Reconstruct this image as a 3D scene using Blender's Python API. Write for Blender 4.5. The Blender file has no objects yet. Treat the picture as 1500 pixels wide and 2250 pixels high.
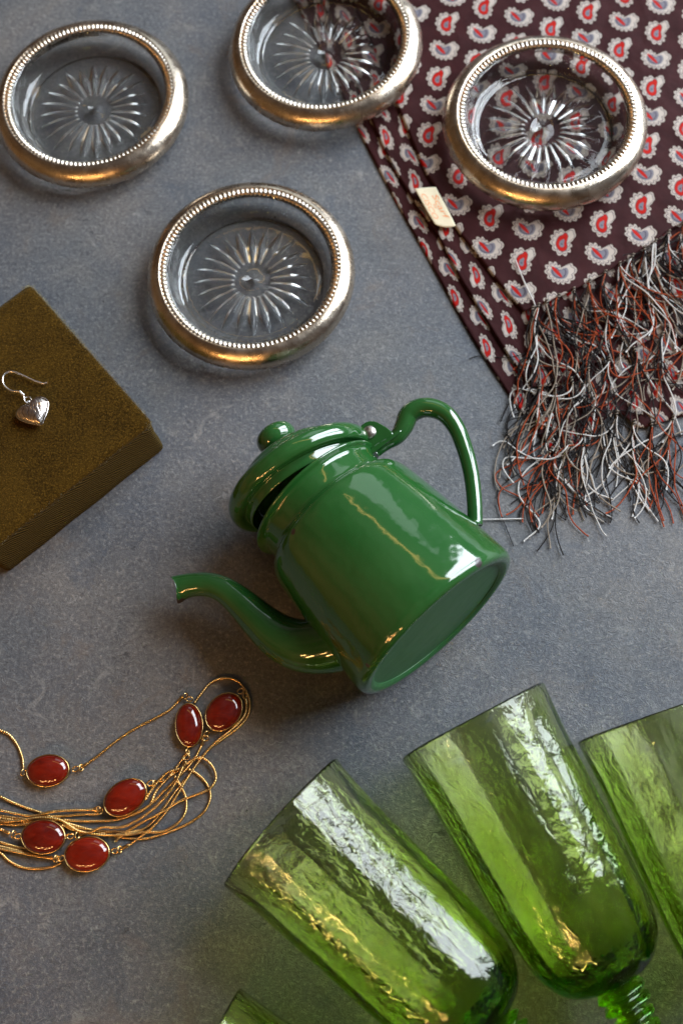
import bpy, math, random
import numpy as np
from mathutils import Matrix, Vector

# ------------------------------------------------------------------ units: built in cm, stored in metres
S = 0.01
scn = bpy.context.scene
col = scn.collection
rng = np.random.default_rng(7)
random.seed(7)

# ------------------------------------------------------------------ camera
FPX, TH, AZ, H = 2200.0, math.radians(17.0), math.radians(83.0), 42.6
nrm = np.array([-math.sin(TH)*math.cos(AZ), math.sin(TH)*math.sin(AZ), math.cos(TH)])
xw = np.array([1.0, 0, 0]) - nrm[0]*nrm
xw /= np.linalg.norm(xw)
yw = np.cross(nrm, xw)
RC = np.array([xw, yw, nrm])


def P(px, py, z=0.0):
    """point on the level z (cm) that stands where the photograph shows (px, py)"""
    d = RC @ np.array([(px-750)/FPX, -(py-1125)/FPX, -1.0])
    t = (H-z)/-d[2]
    return np.array([0, 0, H]) + d*t


cam = bpy.data.cameras.new('camera')
camo = bpy.data.objects.new('camera', cam)
col.objects.link(camo)
m4 = Matrix([list(RC[0])+[0], list(RC[1])+[0], list(RC[2])+[H*S], [0, 0, 0, 1]])
camo.matrix_world = m4
cam.sensor_fit = 'HORIZONTAL'
cam.sensor_width = 24.0
cam.lens = FPX/1500*24.0
cam.clip_start = 0.02
cam.clip_end = 20
cam.dof.use_dof = True
cam.dof.focus_distance = 0.405
cam.dof.aperture_fstop = 7.5
scn.camera = camo

# ------------------------------------------------------------------ render / view
scn.view_settings.view_transform = 'Standard'
scn.view_settings.look = 'None'
scn.view_settings.exposure = 0.0
scn.view_settings.gamma = 1.0
cy = scn.cycles
cy.use_denoising = True
cy.max_bounces = 16
cy.transmission_bounces = 16
cy.glossy_bounces = 6
cy.blur_glossy = 0.2
cy.sample_clamp_indirect = 6.0

# ------------------------------------------------------------------ dim warm room as world light
world = bpy.data.worlds.new('World')
scn.world = world
world.use_nodes = True
wn = world.node_tree
wn.nodes.clear()
wo = wn.nodes.new('ShaderNodeOutputWorld')
wb = wn.nodes.new('ShaderNodeBackground')
wt = wn.nodes.new('ShaderNodeTexCoord')


def wnode(t, **k):
    n = wn.nodes.new(t)
    for a, b in k.items():
        setattr(n, a, b)
    return n


dot = wnode('ShaderNodeVectorMath', operation='DOT_PRODUCT')
dot.inputs[1].default_value = (0.75, 0.55, 0.35)
wn.links.new(wt.outputs['Generated'], dot.inputs[0])
rampw = wnode('ShaderNodeValToRGB')
mpw = wnode('ShaderNodeMapRange')
mpw.inputs[1].default_value = -1
mpw.inputs[2].default_value = 1
wn.links.new(dot.outputs['Value'], mpw.inputs[0])
wn.links.new(mpw.outputs[0], rampw.inputs[0])
e = rampw.color_ramp.elements
e[0].position = 0.1
e[0].color = (0.21, 0.115, 0.045, 1)
e[1].position = 1.0
e[1].color = (0.17, 0.18, 0.21, 1)
k = rampw.color_ramp.elements.new(0.55)
k.color = (0.10, 0.066, 0.045, 1)
# blotchy room: furniture and walls seen only as soft dark and light patches
wno = wnode('ShaderNodeTexNoise')
wno.inputs['Scale'].default_value = 2.3
wno.inputs['Detail'].default_value = 3
wn.links.new(wt.outputs['Generated'], wno.inputs['Vector'])
wr2 = wnode('ShaderNodeMapRange')
wr2.inputs[1].default_value = 0.35
wr2.inputs[2].default_value = 0.65
wr2.inputs[3].default_value = 0.35
wr2.inputs[4].default_value = 1.7
wn.links.new(wno.outputs['Fac'], wr2.inputs[0])
wn.links.new(rampw.outputs[0], wb.inputs[0])
wmul = wnode('ShaderNodeMath', operation='MULTIPLY')
wmul.inputs[1].default_value = 0.8
wn.links.new(wr2.outputs[0], wmul.inputs[0])
wn.links.new(wmul.outputs[0], wb.inputs[1])
wn.links.new(wb.outputs[0], wo.inputs[0])


def area(name, az, el, dist, w, h, energy, color, tgt=(0, 6, 0), shift=0.0):
    L = bpy.data.lights.new(name, 'AREA')
    L.shape = 'RECTANGLE'
    L.size, L.size_y = w, h
    L.energy, L.color = energy, color
    o = bpy.data.objects.new(name, L)
    a, b = math.radians(az), math.radians(el)
    c = Vector((math.cos(a)*math.cos(b), math.sin(a)*math.cos(b), math.sin(b)))*dist + Vector(tgt)*S
    side = Vector((-math.sin(a), math.cos(a), 0))
    c = c + side*shift
    d = (Vector(tgt)*S + side*shift*0.6 - c).normalized()
    o.matrix_world = Matrix.Translation(c) @ d.to_track_quat('-Z', 'Y').to_matrix().to_4x4()
    col.objects.link(o)
    return o


# a tall window to the right, in two sashes
area('window_light', 38, 33, 1.5, 0.56, 1.25, 34, (0.85, 0.925, 1.0), shift=0.32)
area('window_light', 38, 33, 1.5, 0.56, 1.25, 34, (0.85, 0.925, 1.0), shift=-0.32)
area('teapot_strip_light', 84, 26, 1.7, 0.6, 0.75, 1.7, (0.85, 0.95, 1.0))  # dimmer panel added for the pale strip reflected along the teapot
# narrow amber lamp added for the yellow streak on teapot and goblets
area('amber_streak_light', 62, 56, 1.5, 1.7, 0.05, 1.3, (1.0, 0.62, 0.18))
# string of small warm lamps across the room, behind the photographer
for i in range(8):
    L = bpy.data.lights.new('string_lamp', 'POINT')
    L.energy = 2.6
    L.color = (1.0, 0.50, 0.16)
    L.shadow_soft_size = 0.017
    o = bpy.data.objects.new('string_lamp', L)
    t = i/7
    o.location = (-0.72+0.70*t+0.03*math.sin(i*2.1), -0.82-0.06*math.sin(i*1.7), 0.62+0.11*math.sin(i*2.6+1))
    col.objects.link(o)


# ------------------------------------------------------------------ helpers
def tag(o, label=None, cat=None, group=None, kind=None):
    for kk, v in (('label', label), ('category', cat), ('group', group), ('kind', kind)):
        if v:
            o[kk] = v
    return o


def thing(name, label, cat, loc=(0, 0, 0), group=None):
    o = bpy.data.objects.new(name, None)
    o.empty_display_size = 0.02
    o.location = tuple(float(x)*S for x in loc)
    col.objects.link(o)
    o['_o'] = [float(x) for x in loc]
    return tag(o, label, cat, group)


def mesh(name, V, F, mat, parent=None, off=None, uv=None, smooth=True, mats=None, midx=None, flip=True):
    """V (cm, world unless off is given), F faces; stored relative to the thing's base"""
    V = np.asarray(V, float)
    if off is None and parent is not None:
        p = parent
        while p is not None and '_o' not in p:
            p = p.parent
        off = p['_o'] if p is not None else (0, 0, 0)
    off = np.array(list(off)) if off is not None else np.zeros(3)
    me = bpy.data.meshes.new(name)
    VV = (V-off)*S
    if isinstance(F, np.ndarray):
        nf, kf = F.shape
        me.vertices.add(len(VV))
        me.vertices.foreach_set('co', VV.ravel())
        me.loops.add(nf*kf)
        me.loops.foreach_set('vertex_index', F.ravel().astype(np.int32))
        me.polygons.add(nf)
        me.polygons.foreach_set('loop_start', np.arange(0, nf*kf, kf, dtype=np.int32))
        me.update(calc_edges=True)
    else:
        me.from_pydata([tuple(v) for v in VV], [], [tuple(int(i) for i in f) for f in F])
    me.validate()
    tri = np.zeros(len(me.loops), np.int32)
    me.loops.foreach_get('vertex_index', tri)
    ls_ = np.zeros(len(me.polygons), np.int32)
    me.polygons.foreach_get('loop_start', ls_)
    cen = VV.mean(0)
    a0, a1, a2 = VV[tri[ls_]]-cen, VV[tri[ls_+1]]-cen, VV[tri[ls_+2]]-cen
    if flip and np.einsum('ij,ij->i', a0, np.cross(a1, a2)).sum() < 0:
        me.flip_normals()
    if uv is not None:
        L = me.uv_layers.new(name='UVMap')
        vi = np.zeros(len(me.loops), np.int32)
        me.loops.foreach_get('vertex_index', vi)
        L.data.foreach_set('uv', np.asarray(uv, float)[vi].ravel())
    for mm in (mats or [mat]):
        me.materials.append(mm)
    if midx is not None:
        me.polygons.foreach_set('material_index', np.asarray(midx, np.int32))
    me.polygons.foreach_set('use_smooth', np.full(len(me.polygons), smooth))
    me.update()
    o = bpy.data.objects.new(name, me)
    col.objects.link(o)
    if parent is not None:
        o.parent = parent
    return o


def grid_faces(nu, nv, wrap_u=False, wrap_v=False, off=0):
    """verts index i*nv+j"""
    I = np.arange(nu if wrap_u else nu-1)
    J = np.arange(nv if wrap_v else nv-1)
    i, j = np.meshgrid(I, J, indexing='ij')
    i2, j2 = (i+1) % nu, (j+1) % nv
    return off + np.stack([i*nv+j, i2*nv+j, i2*nv+j2, i*nv+j2], -1).reshape(-1, 4)


def spl(pts, n, closed=False):
    """Catmull-Rom resample, any dimension"""
    p = np.asarray(pts, float)
    if closed:
        q = np.vstack([p[-1], p, p[0], p[1]])
    else:
        q = np.vstack([2*p[0]-p[1], p, 2*p[-1]-p[-2]])
    segs = len(q)-3
    out = []
    ts = np.linspace(0, segs, n, endpoint=not closed)
    for t in ts:
        i = min(int(t), segs-1)
        u = t-i
        a, b, c, d = q[i:i+4]
        out.append(0.5*((2*b)+(c-a)*u+(2*a-5*b+4*c-d)*u*u+(3*b-a-3*c+d)*u**3))
    return np.array(out)


def even(pts, step):
    """resample to even spacing"""
    p = spl(pts, max(8, len(pts)*14))
    d = np.r_[0, np.cumsum(np.linalg.norm(np.diff(p[:, :3], axis=0), axis=1))]
    n = max(4, int(d[-1]/step)+1)
    s = np.linspace(0, d[-1], n)
    return np.stack([np.interp(s, d, p[:, k]) for k in range(p.shape[1])], 1), s


def tube(pts, rad, sides=8, closed=False, cap=True, flat=1.0, up=None):
    p = np.asarray(pts, float)
    n = len(p)
    rad = np.broadcast_to(rad, (n,)) if np.ndim(rad) < 2 else rad
    if closed:
        T = np.roll(p, -1, 0)-np.roll(p, 1, 0)
    else:
        T = np.gradient(p, axis=0)
    T /= np.linalg.norm(T, axis=1)[:, None]+1e-12
    u = np.array(up if up is not None else [0, 0, 1.0])
    N = np.zeros_like(p)
    a = u-np.dot(u, T[0])*T[0]
    if np.linalg.norm(a) < 1e-3:
        a = np.cross(T[0], [1, 0, 0.1])
    a /= np.linalg.norm(a)
    for i in range(n):
        a = a-np.dot(a, T[i])*T[i]
        a /= np.linalg.norm(a)
        N[i] = a
    B = np.cross(T, N)
    th = np.linspace(0, 2*np.pi, sides, endpoint=False)
    V = p[:, None, :] + rad[:, None, None]*(np.cos(th)[None, :, None]*N[:, None, :]*flat+np.sin(th)[None, :, None]*B[:, None, :])
    V = V.reshape(-1, 3)
    F = grid_faces(n, sides, wrap_u=closed, wrap_v=True)
    if cap and not closed:
        V = np.vstack([V, p[0], p[-1]])
        c0, c1 = n*sides, n*sides+1
        j = np.arange(sides)
        j2 = (j+1) % sides
        f0 = np.stack([np.full(sides, c0), j2, j, j], 1)
        f1 = np.stack([np.full(sides, c1), (n-1)*sides+j, (n-1)*sides+j2, (n-1)*sides+j2], 1)
        FL = [tuple(f) for f in F] + [tuple(f[:3]) for f in f0] + [tuple(f[:3]) for f in f1]
        return V, FL
    return V, F


def lathe(prof, n=96, closed_prof=False, mod=None):
    pr = np.asarray(prof, float)
    th = np.linspace(0, 2*np.pi, n, endpoint=False)
    r = pr[:, 0][:, None]*np.ones(n)[None]
    z = pr[:, 1][:, None]*np.ones(n)[None]
    if mod is not None:
        r, z = mod(r, z, th[None, :]*np.ones_like(r))
    V = np.stack([r*np.cos(th), r*np.sin(th), z], -1).reshape(-1, 3)
    F = grid_faces(len(pr), n, wrap_u=closed_prof, wrap_v=True)
    return V, F[:, ::-1].copy()


def merge(parts):
    VV, FF, o = [], [], 0
    for V, F in parts:
        VV.append(np.asarray(V))
        FF += [tuple(int(i)+o for i in f) for f in F]
        o += len(V)
    return np.vstack(VV), FF


# ------------------------------------------------------------------ material helpers
def newmat(name):
    m = bpy.data.materials.new(name)
    m.use_nodes = True
    nt = m.node_tree
    nt.nodes.clear()
    out = nt.nodes.new('ShaderNodeOutputMaterial')
    return m, nt, out


class NB:
    """terse node builder"""
    def __init__(s, nt):
        s.nt = nt

    def n(s, t, **k):
        nd = s.nt.nodes.new(t)
        for a, b in k.items():
            setattr(nd, a, b)
        return nd

    def put(s, sock, v):
        if hasattr(v, 'is_output'):
            s.nt.links.new(v, sock)
        else:
            sock.default_value = v

    def m(s, op, a, b=0.0, c=0.0, clamp=False):
        nd = s.n('ShaderNodeMath', operation=op, use_clamp=clamp)
        for i, v in enumerate((a, b, c)):
            s.put(nd.inputs[i], v)
        return nd.outputs[0]

    def mix(s, f, a, b):
        nd = s.n('ShaderNodeMix', data_type='RGBA')
        s.put(nd.inputs[0], f)
        s.put(nd.inputs[6], a if hasattr(a, 'is_output') else (*a[:3], 1))
        s.put(nd.inputs[7], b if hasattr(b, 'is_output') else (*b[:3], 1))
        return nd.outputs[2]

    def noise(s, vec, scale, detail=2, rough=0.5, dist=0.0, out='Fac'):
        nd = s.n('ShaderNodeTexNoise')
        s.put(nd.inputs['Vector'], vec)
        nd.inputs['Scale'].default_value = scale
        nd.inputs['Detail'].default_value = detail
        nd.inputs['Roughness'].default_value = rough
        nd.inputs['Distortion'].default_value = dist
        return nd.outputs[out]

    def rng(s, v, a, b, c=0.0, d=1.0, smooth=False):
        nd = s.n('ShaderNodeMapRange')
        if smooth:
            nd.interpolation_type = 'SMOOTHSTEP'
        s.put(nd.inputs[0], v)
        for i, x in enumerate((a, b, c, d)):
            s.put(nd.inputs[i+1], x)
        return nd.outputs[0]

    def mapping(s, vec, scale=(1, 1, 1), rot=(0, 0, 0), loc=(0, 0, 0)):
        nd = s.n('ShaderNodeMapping')
        s.put(nd.inputs[0], vec)
        nd.inputs['Location'].default_value = loc
        nd.inputs['Rotation'].default_value = rot
        nd.inputs['Scale'].default_value = scale
        return nd.outputs[0]

    def bump(s, h, strength, dist, nrm=None):
        nd = s.n('ShaderNodeBump')
        s.put(nd.inputs['Height'], h)
        nd.inputs['Strength'].default_value = strength
        nd.inputs['Distance'].default_value = dist
        if nrm is not None:
            s.put(nd.inputs['Normal'], nrm)
        return nd.outputs[0]

    def prin(s, out, **k):
        nd = s.n('ShaderNodeBsdfPrincipled')
        for a, v in k.items():
            nm = {'base': 'Base Color', 'rough': 'Roughness', 'metal': 'Metallic', 'spec': 'Specular IOR Level',
                  'ior': 'IOR', 'trans': 'Transmission Weight', 'sheen': 'Sheen Weight', 'sheenr': 'Sheen Roughness',
                  'sheent': 'Sheen Tint', 'coat': 'Coat Weight', 'coatr': 'Coat Roughness', 'normal': 'Normal',
                  'sss': 'Subsurface Weight', 'coatn': 'Coat Normal'}[a]
            if isinstance(v, tuple) and len(v) == 3:
                v = (*v, 1)
            s.put(nd.inputs[nm], v)
        s.nt.links.new(nd.outputs[0], out.inputs[0])
        return nd


def coords(b, kind='Object', cm=True):
    t = b.n('ShaderNodeTexCoord')
    if kind == 'Object' and cm:
        return b.mapping(t.outputs['Object'], scale=(100, 100, 100))
    return t.outputs[kind]


# ------------------------------------------------------------------ table surface
m_table, nt, out = newmat('painted_grey_surface')
b = NB(nt)
c = coords(b)
big = b.noise(c, 0.09, 5, 0.6)
mid = b.noise(c, 0.45, 4, 0.6, 0.6)
sp = b.noise(c, 6.0, 3, 0.7)
fine = b.noise(c, 16.0, 3, 0.75)
# fibre-like strokes in two crossing directions, warped
wv = b.n('ShaderNodeVectorMath', operation='ADD')
nt.links.new(c, wv.inputs[0])
nv = b.n('ShaderNodeVectorMath', operation='SCALE')
nt.links.new(b.noise(c, 0.7, 3, 0.6, out='Color'), nv.inputs[0])
nv.inputs['Scale'].default_value = 2.6
nt.links.new(nv.outputs[0], wv.inputs[1])
f1 = b.noise(b.mapping(wv.outputs[0], scale=(1.2, 11, 1), rot=(0, 0, 0.7)), 1.0, 3, 0.65)
f2 = b.noise(b.mapping(wv.outputs[0], scale=(12, 1.3, 1), rot=(0, 0, 0.25)), 1.0, 3, 0.65)
fib = b.m('MULTIPLY', b.m('ABSOLUTE', b.m('SUBTRACT', f1, 0.5)), 6.0, clamp=True)
fib2 = b.m('MULTIPLY', b.m('ABSOLUTE', b.m('SUBTRACT', f2, 0.5)), 6.0, clamp=True)
base = b.mix(b.rng(big, 0.38, 0.62), (0.074, 0.083, 0.104), (0.116, 0.114, 0.117))
base = b.mix(b.rng(mid, 0.5, 0.75, 0, 0.5), base, (0.165, 0.150, 0.135))
base = b.mix(b.rng(mid, 0.5, 0.25, 0, 0.45), base, (0.055, 0.066, 0.086))
base = b.mix(b.rng(sp, 0.53, 0.70, 0, 0.85), base, (0.25, 0.24, 0.23))
base = b.mix(b.rng(sp, 0.47, 0.30, 0, 0.75), base, (0.045, 0.045, 0.052))
base = b.mix(b.rng(fib, 0.22, 0.0, 0, 0.6), base, (0.055, 0.055, 0.062))
base = b.mix(b.rng(fib2, 0.2, 0.0, 0, 0.5), base, (0.20, 0.20, 0.205))
base = b.mix(b.rng(fine, 0.47, 0.30, 0, 0.7), base, (0.05, 0.05, 0.055))
vor = b.n('ShaderNodeTexVoronoi')
nt.links.new(c, vor.inputs['Vector'])
vor.inputs['Scale'].default_value = 0.33
speck = b.rng(b.m('ADD', vor.outputs['Distance'], b.m('MULTIPLY', fine, 0.05)), 0.045, 0.055, 1, 0)
base = b.mix(speck, base, (0.012, 0.011, 0.010))
hh = b.m('ADD', b.m('MULTIPLY', fib, 0.5), b.m('ADD', b.m('MULTIPLY', sp, 0.8), b.m('MULTIPLY', fine, 0.9)))
bn = b.bump(hh, 0.40, 0.0006)
# worn pale scuffs, hairline creases and scratches
wn1 = b.noise(c, 0.75, 6, 0.72, 0.9)
base = b.mix(b.rng(wn1, 0.59, 0.68, 0, 0.6), base, (0.22, 0.215, 0.21))
wn2 = b.noise(c, 0.30, 6, 0.7, 1.2)
base = b.mix(b.rng(wn2, 0.57, 0.66, 0, 0.35), base, (0.135, 0.105, 0.085))
base = b.mix(b.rng(wn2, 0.40, 0.32, 0, 0.40), base, (0.050, 0.064, 0.092))
for ang_, sc_x, sc_y, th_s in ((0.5, 0.25, 5.0, 0.012), (-0.6, 0.3, 6.5, 0.010), (1.35, 0.22, 5.5, 0.010)):
    ns = b.noise(b.mapping(wv.outputs[0], scale=(sc_x, sc_y, 1), rot=(0, 0, ang_)), 1.0, 1, 0.5)
    ln0 = b.m('ABSOLUTE', b.m('SUBTRACT', ns, 0.5))
    msk = b.rng(b.noise(c, 0.5+abs(ang_)*0.2, 2), 0.48, 0.60, 0, 0.85)
    base = b.mix(b.m('MULTIPLY', b.rng(ln0, th_s, 0.0), msk), base, (0.035, 0.035, 0.040) if ang_ > 0.4 else (0.24, 0.24, 0.24))
patch = b.noise(c, 0.16, 3, 0.55, 0.4)
mul = b.n('ShaderNodeMix', data_type='RGBA', blend_type='MULTIPLY')
mul.inputs[0].default_value = 1.0
nt.links.new(base, mul.inputs[6])
nt.links.new(b.mix(b.rng(patch, 0.36, 0.64), (0.74, 0.795, 0.83), (0.97, 0.96, 0.93)), mul.inputs[7])
b.prin(out, base=mul.outputs[2], rough=b.rng(sp, 0.3, 0.7, 0.42, 0.66), spec=0.36, normal=bn)

n0 = 61
gx = np.linspace(-60, 60, n0)
X, Y = np.meshgrid(gx, gx+6, indexing='ij')
V = np.stack([X, Y, np.zeros_like(X)], -1).reshape(-1, 3)
tb = mesh('table_surface', V, grid_faces(n0, n0), m_table)
tag(tb, kind='structure')

# ------------------------------------------------------------------ metals, glass, enamel
m_silver, nt, out = newmat('worn_silver_plate')
b = NB(nt)
c = coords(b)
oi = b.n('ShaderNodeObjectInfo')
of = b.n('ShaderNodeVectorMath', operation='ADD')
nt.links.new(c, of.inputs[0])
nt.links.new(b.m('MULTIPLY', oi.outputs['Random'], 40.0), of.inputs[1])
c = of.outputs[0]
bl = b.noise(c, 0.8, 5, 0.65)
scr = b.noise(b.mapping(c, scale=(1, 6, 6), rot=(0.4, 0.3, 0.8)), 2.2, 4, 0.7)
fi = b.noise(c, 1.4, 3, 0.6)
cc_ = b.mix(b.rng(bl, 0.38, 0.66), (0.60, 0.53, 0.44), (0.44, 0.35, 0.26))
b.prin(out, base=cc_, metal=1.0, rough=b.rng(fi, 0.3, 0.7, 0.17, 0.34), normal=b.bump(b.m('ADD', bl, b.m('MULTIPLY', scr, 0.12)), 0.14, 0.002))

m_bead, nt, out = newmat('beaded_silver_edge')
b = NB(nt)
c = coords(b)
b.prin(out, base=b.mix(b.rng(b.noise(c, 1.2, 4, 0.6), 0.35, 0.65), (0.60, 0.56, 0.50), (0.42, 0.36, 0.29)), metal=1.0, rough=0.27)

m_clear, nt, out = newmat('pressed_clear_glass')
b = NB(nt)
c = coords(b)
g = b.n('ShaderNodeBsdfGlass')
g.inputs['Color'].default_value = (0.995, 1.0, 0.997, 1)
g.inputs['IOR'].default_value = 1.47
g.inputs['Roughness'].default_value = 0.015
nt.links.new(b.bump(b.noise(c, 0.8, 1), 0.05, 0.003), g.inputs['Normal'])
nt.links.new(g.outputs[0], out.inputs[0])

m_green, nt, out = newmat('green_hammered_glass')
b = NB(nt)
c = coords(b)
g = b.n('ShaderNodeBsdfGlass')
g.inputs['Color'].default_value = (1.0, 1.0, 0.99, 1)
g.inputs['IOR'].default_value = 1.48
g.inputs['Roughness'].default_value = 0.02
h1 = b.noise(b.mapping(c, scale=(1.6, 1.6, 1.0)), 1.5, 3, 0.55, 0.5)
h2 = b.noise(b.mapping(c, scale=(2.0, 2.0, 0.7)), 1.3, 1, 0.5, 0.3)
hh = b.m('ADD', b.m('MULTIPLY', h1, 1.0), b.m('MULTIPLY', h2, 0.7))
nt.links.new(b.bump(hh, 0.17, 0.0035), g.inputs['Normal'])
nt.links.new(g.outputs[0], out.inputs[0])
va = b.n('ShaderNodeVolumeAbsorption')
va.inputs['Color'].default_value = (0.735, 0.89, 0.03, 1)
va.inputs['Density'].default_value = 360.0
nt.links.new(va.outputs[0], out.inputs['Volume'])


def enamel(name, spots=(), tint=(0.010, 0.066, 0.0125), dull_base=False):
    m, nt, out = newmat(name)
    b = NB(nt)
    c = coords(b)
    lo = b.noise(c, 0.35, 3, 0.5)
    wob = b.noise(c, 0.9, 2, 0.5)
    base = b.mix(b.rng(lo, 0.35, 0.65), tint, (tint[0]*1.9, tint[1]*1.25, tint[2]*1.5))
    rough = 0.085
    edge = b.noise(c, 6, 3, 0.7)
    tot = None
    for (x, y, z, r) in spots:
        d = b.n('ShaderNodeVectorMath', operation='DISTANCE')
        nt.links.new(c, d.inputs[0])
        d.inputs[1].default_value = (x, y, z)
        v = b.m('ADD', d.outputs['Value'], b.m('MULTIPLY', b.m('SUBTRACT', edge, 0.5), r*1.6))
        mk = b.rng(v, r*0.85, r*1.05, 1, 0)
        tot = mk if tot is None else b.m('MAXIMUM', tot, mk)
    if tot is not None:
        base = b.mix(tot, base, (0.018, 0.009, 0.008))
        rough = b.rng(tot, 0, 1, 0.085, 0.6)
    pit = b.rng(b.noise(c, 14, 2, 0.6), 0.72, 0.8)
    base = b.mix(b.m('MULTIPLY', pit, 0.6), base, (0.01, 0.05, 0.015))
    coat = 0.5
    if dull_base:
        sz = b.n('ShaderNodeSeparateXYZ')
        nt.links.new(c, sz.inputs[0])
        rr0 = b.m('SQRT', b.m('ADD', b.m('MULTIPLY', sz.outputs[0], sz.outputs[0]), b.m('MULTIPLY', sz.outputs[1], sz.outputs[1])))
        mk = b.m('MULTIPLY', b.rng(sz.outputs[2], 0.26, 0.20), b.rng(rr0, 3.62, 3.5))
        base = b.mix(mk, base, (0.016, 0.085, 0.022))
        rough = b.rng(mk, 0, 1, rough, 0.42)
        coat = b.rng(mk, 0, 1, 0.5, 0.0)
    b.prin(out, base=base, rough=rough, spec=0.6, coat=coat, coatr=0.06, normal=b.bump(wob, 0.14, 0.0035))
    return m


m_rivet, nt, out = newmat('dull_rivet_metal')
b = NB(nt)
c = coords(b)
b.prin(out, base=b.mix(b.rng(b.noise(c, 9, 4, 0.7), 0.4, 0.6), (0.62, 0.60, 0.57), (0.30, 0.27, 0.24)), metal=1.0, rough=0.34)

m_gold, nt, out = newmat('gilt_metal')
b = NB(nt)
c = coords(b)
b.prin(out, base=b.mix(b.rng(b.noise(c, 3, 3, 0.6), 0.35, 0.65), (0.78, 0.54, 0.24), (0.55, 0.36, 0.14)), metal=1.0,
       rough=0.24, normal=b.bump(b.noise(c, 8, 2), 0.1, 0.0005))

m_stone, nt, out = newmat('polished_red_stone')
b = NB(nt)
c = coords(b)
ms = b.noise(b.mapping(c, rot=(0, 0, 0.5), scale=(1, 2.2, 1)), 1.1, 4, 0.6, 0.8)
oi = b.n('ShaderNodeObjectInfo')
b.prin(out, base=b.mix(b.rng(b.m('ADD', ms, b.m('MULTIPLY', oi.outputs['Random'], 0.3)), 0.35, 0.95), (0.060, 0.002, 0.0008), (0.19, 0.010, 0.0025)), rough=0.09, spec=0.6,
       coat=0.4, coatr=0.03)

m_wire, nt, out = newmat('bright_silver_wire')
b = NB(nt)
b.prin(out, base=(0.86, 0.84, 0.82), metal=1.0, rough=0.25)

m_heart, nt, out = newmat('engraved_silver')
b = NB(nt)
c = coords(b)
w = b.n('ShaderNodeTexWave', wave_type='RINGS', rings_direction='SPHERICAL')
nt.links.new(b.mapping(c, loc=(0.5, 0.2, 0)), w.inputs['Vector'])
w.inputs['Scale'].default_value = 2.6
w.inputs['Distortion'].default_value = 7
w.inputs['Detail'].default_value = 1
w.inputs['Detail Scale'].default_value = 1.0
b.prin(out, base=b.mix(b.rng(w.outputs['Fac'], 0.0, 0.25), (0.42, 0.35, 0.31), (0.70, 0.64, 0.60)), metal=1.0, rough=0.2,
       normal=b.bump(b.rng(w.outputs['Fac'], 0.0, 0.25), 0.25, 0.0003))


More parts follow.
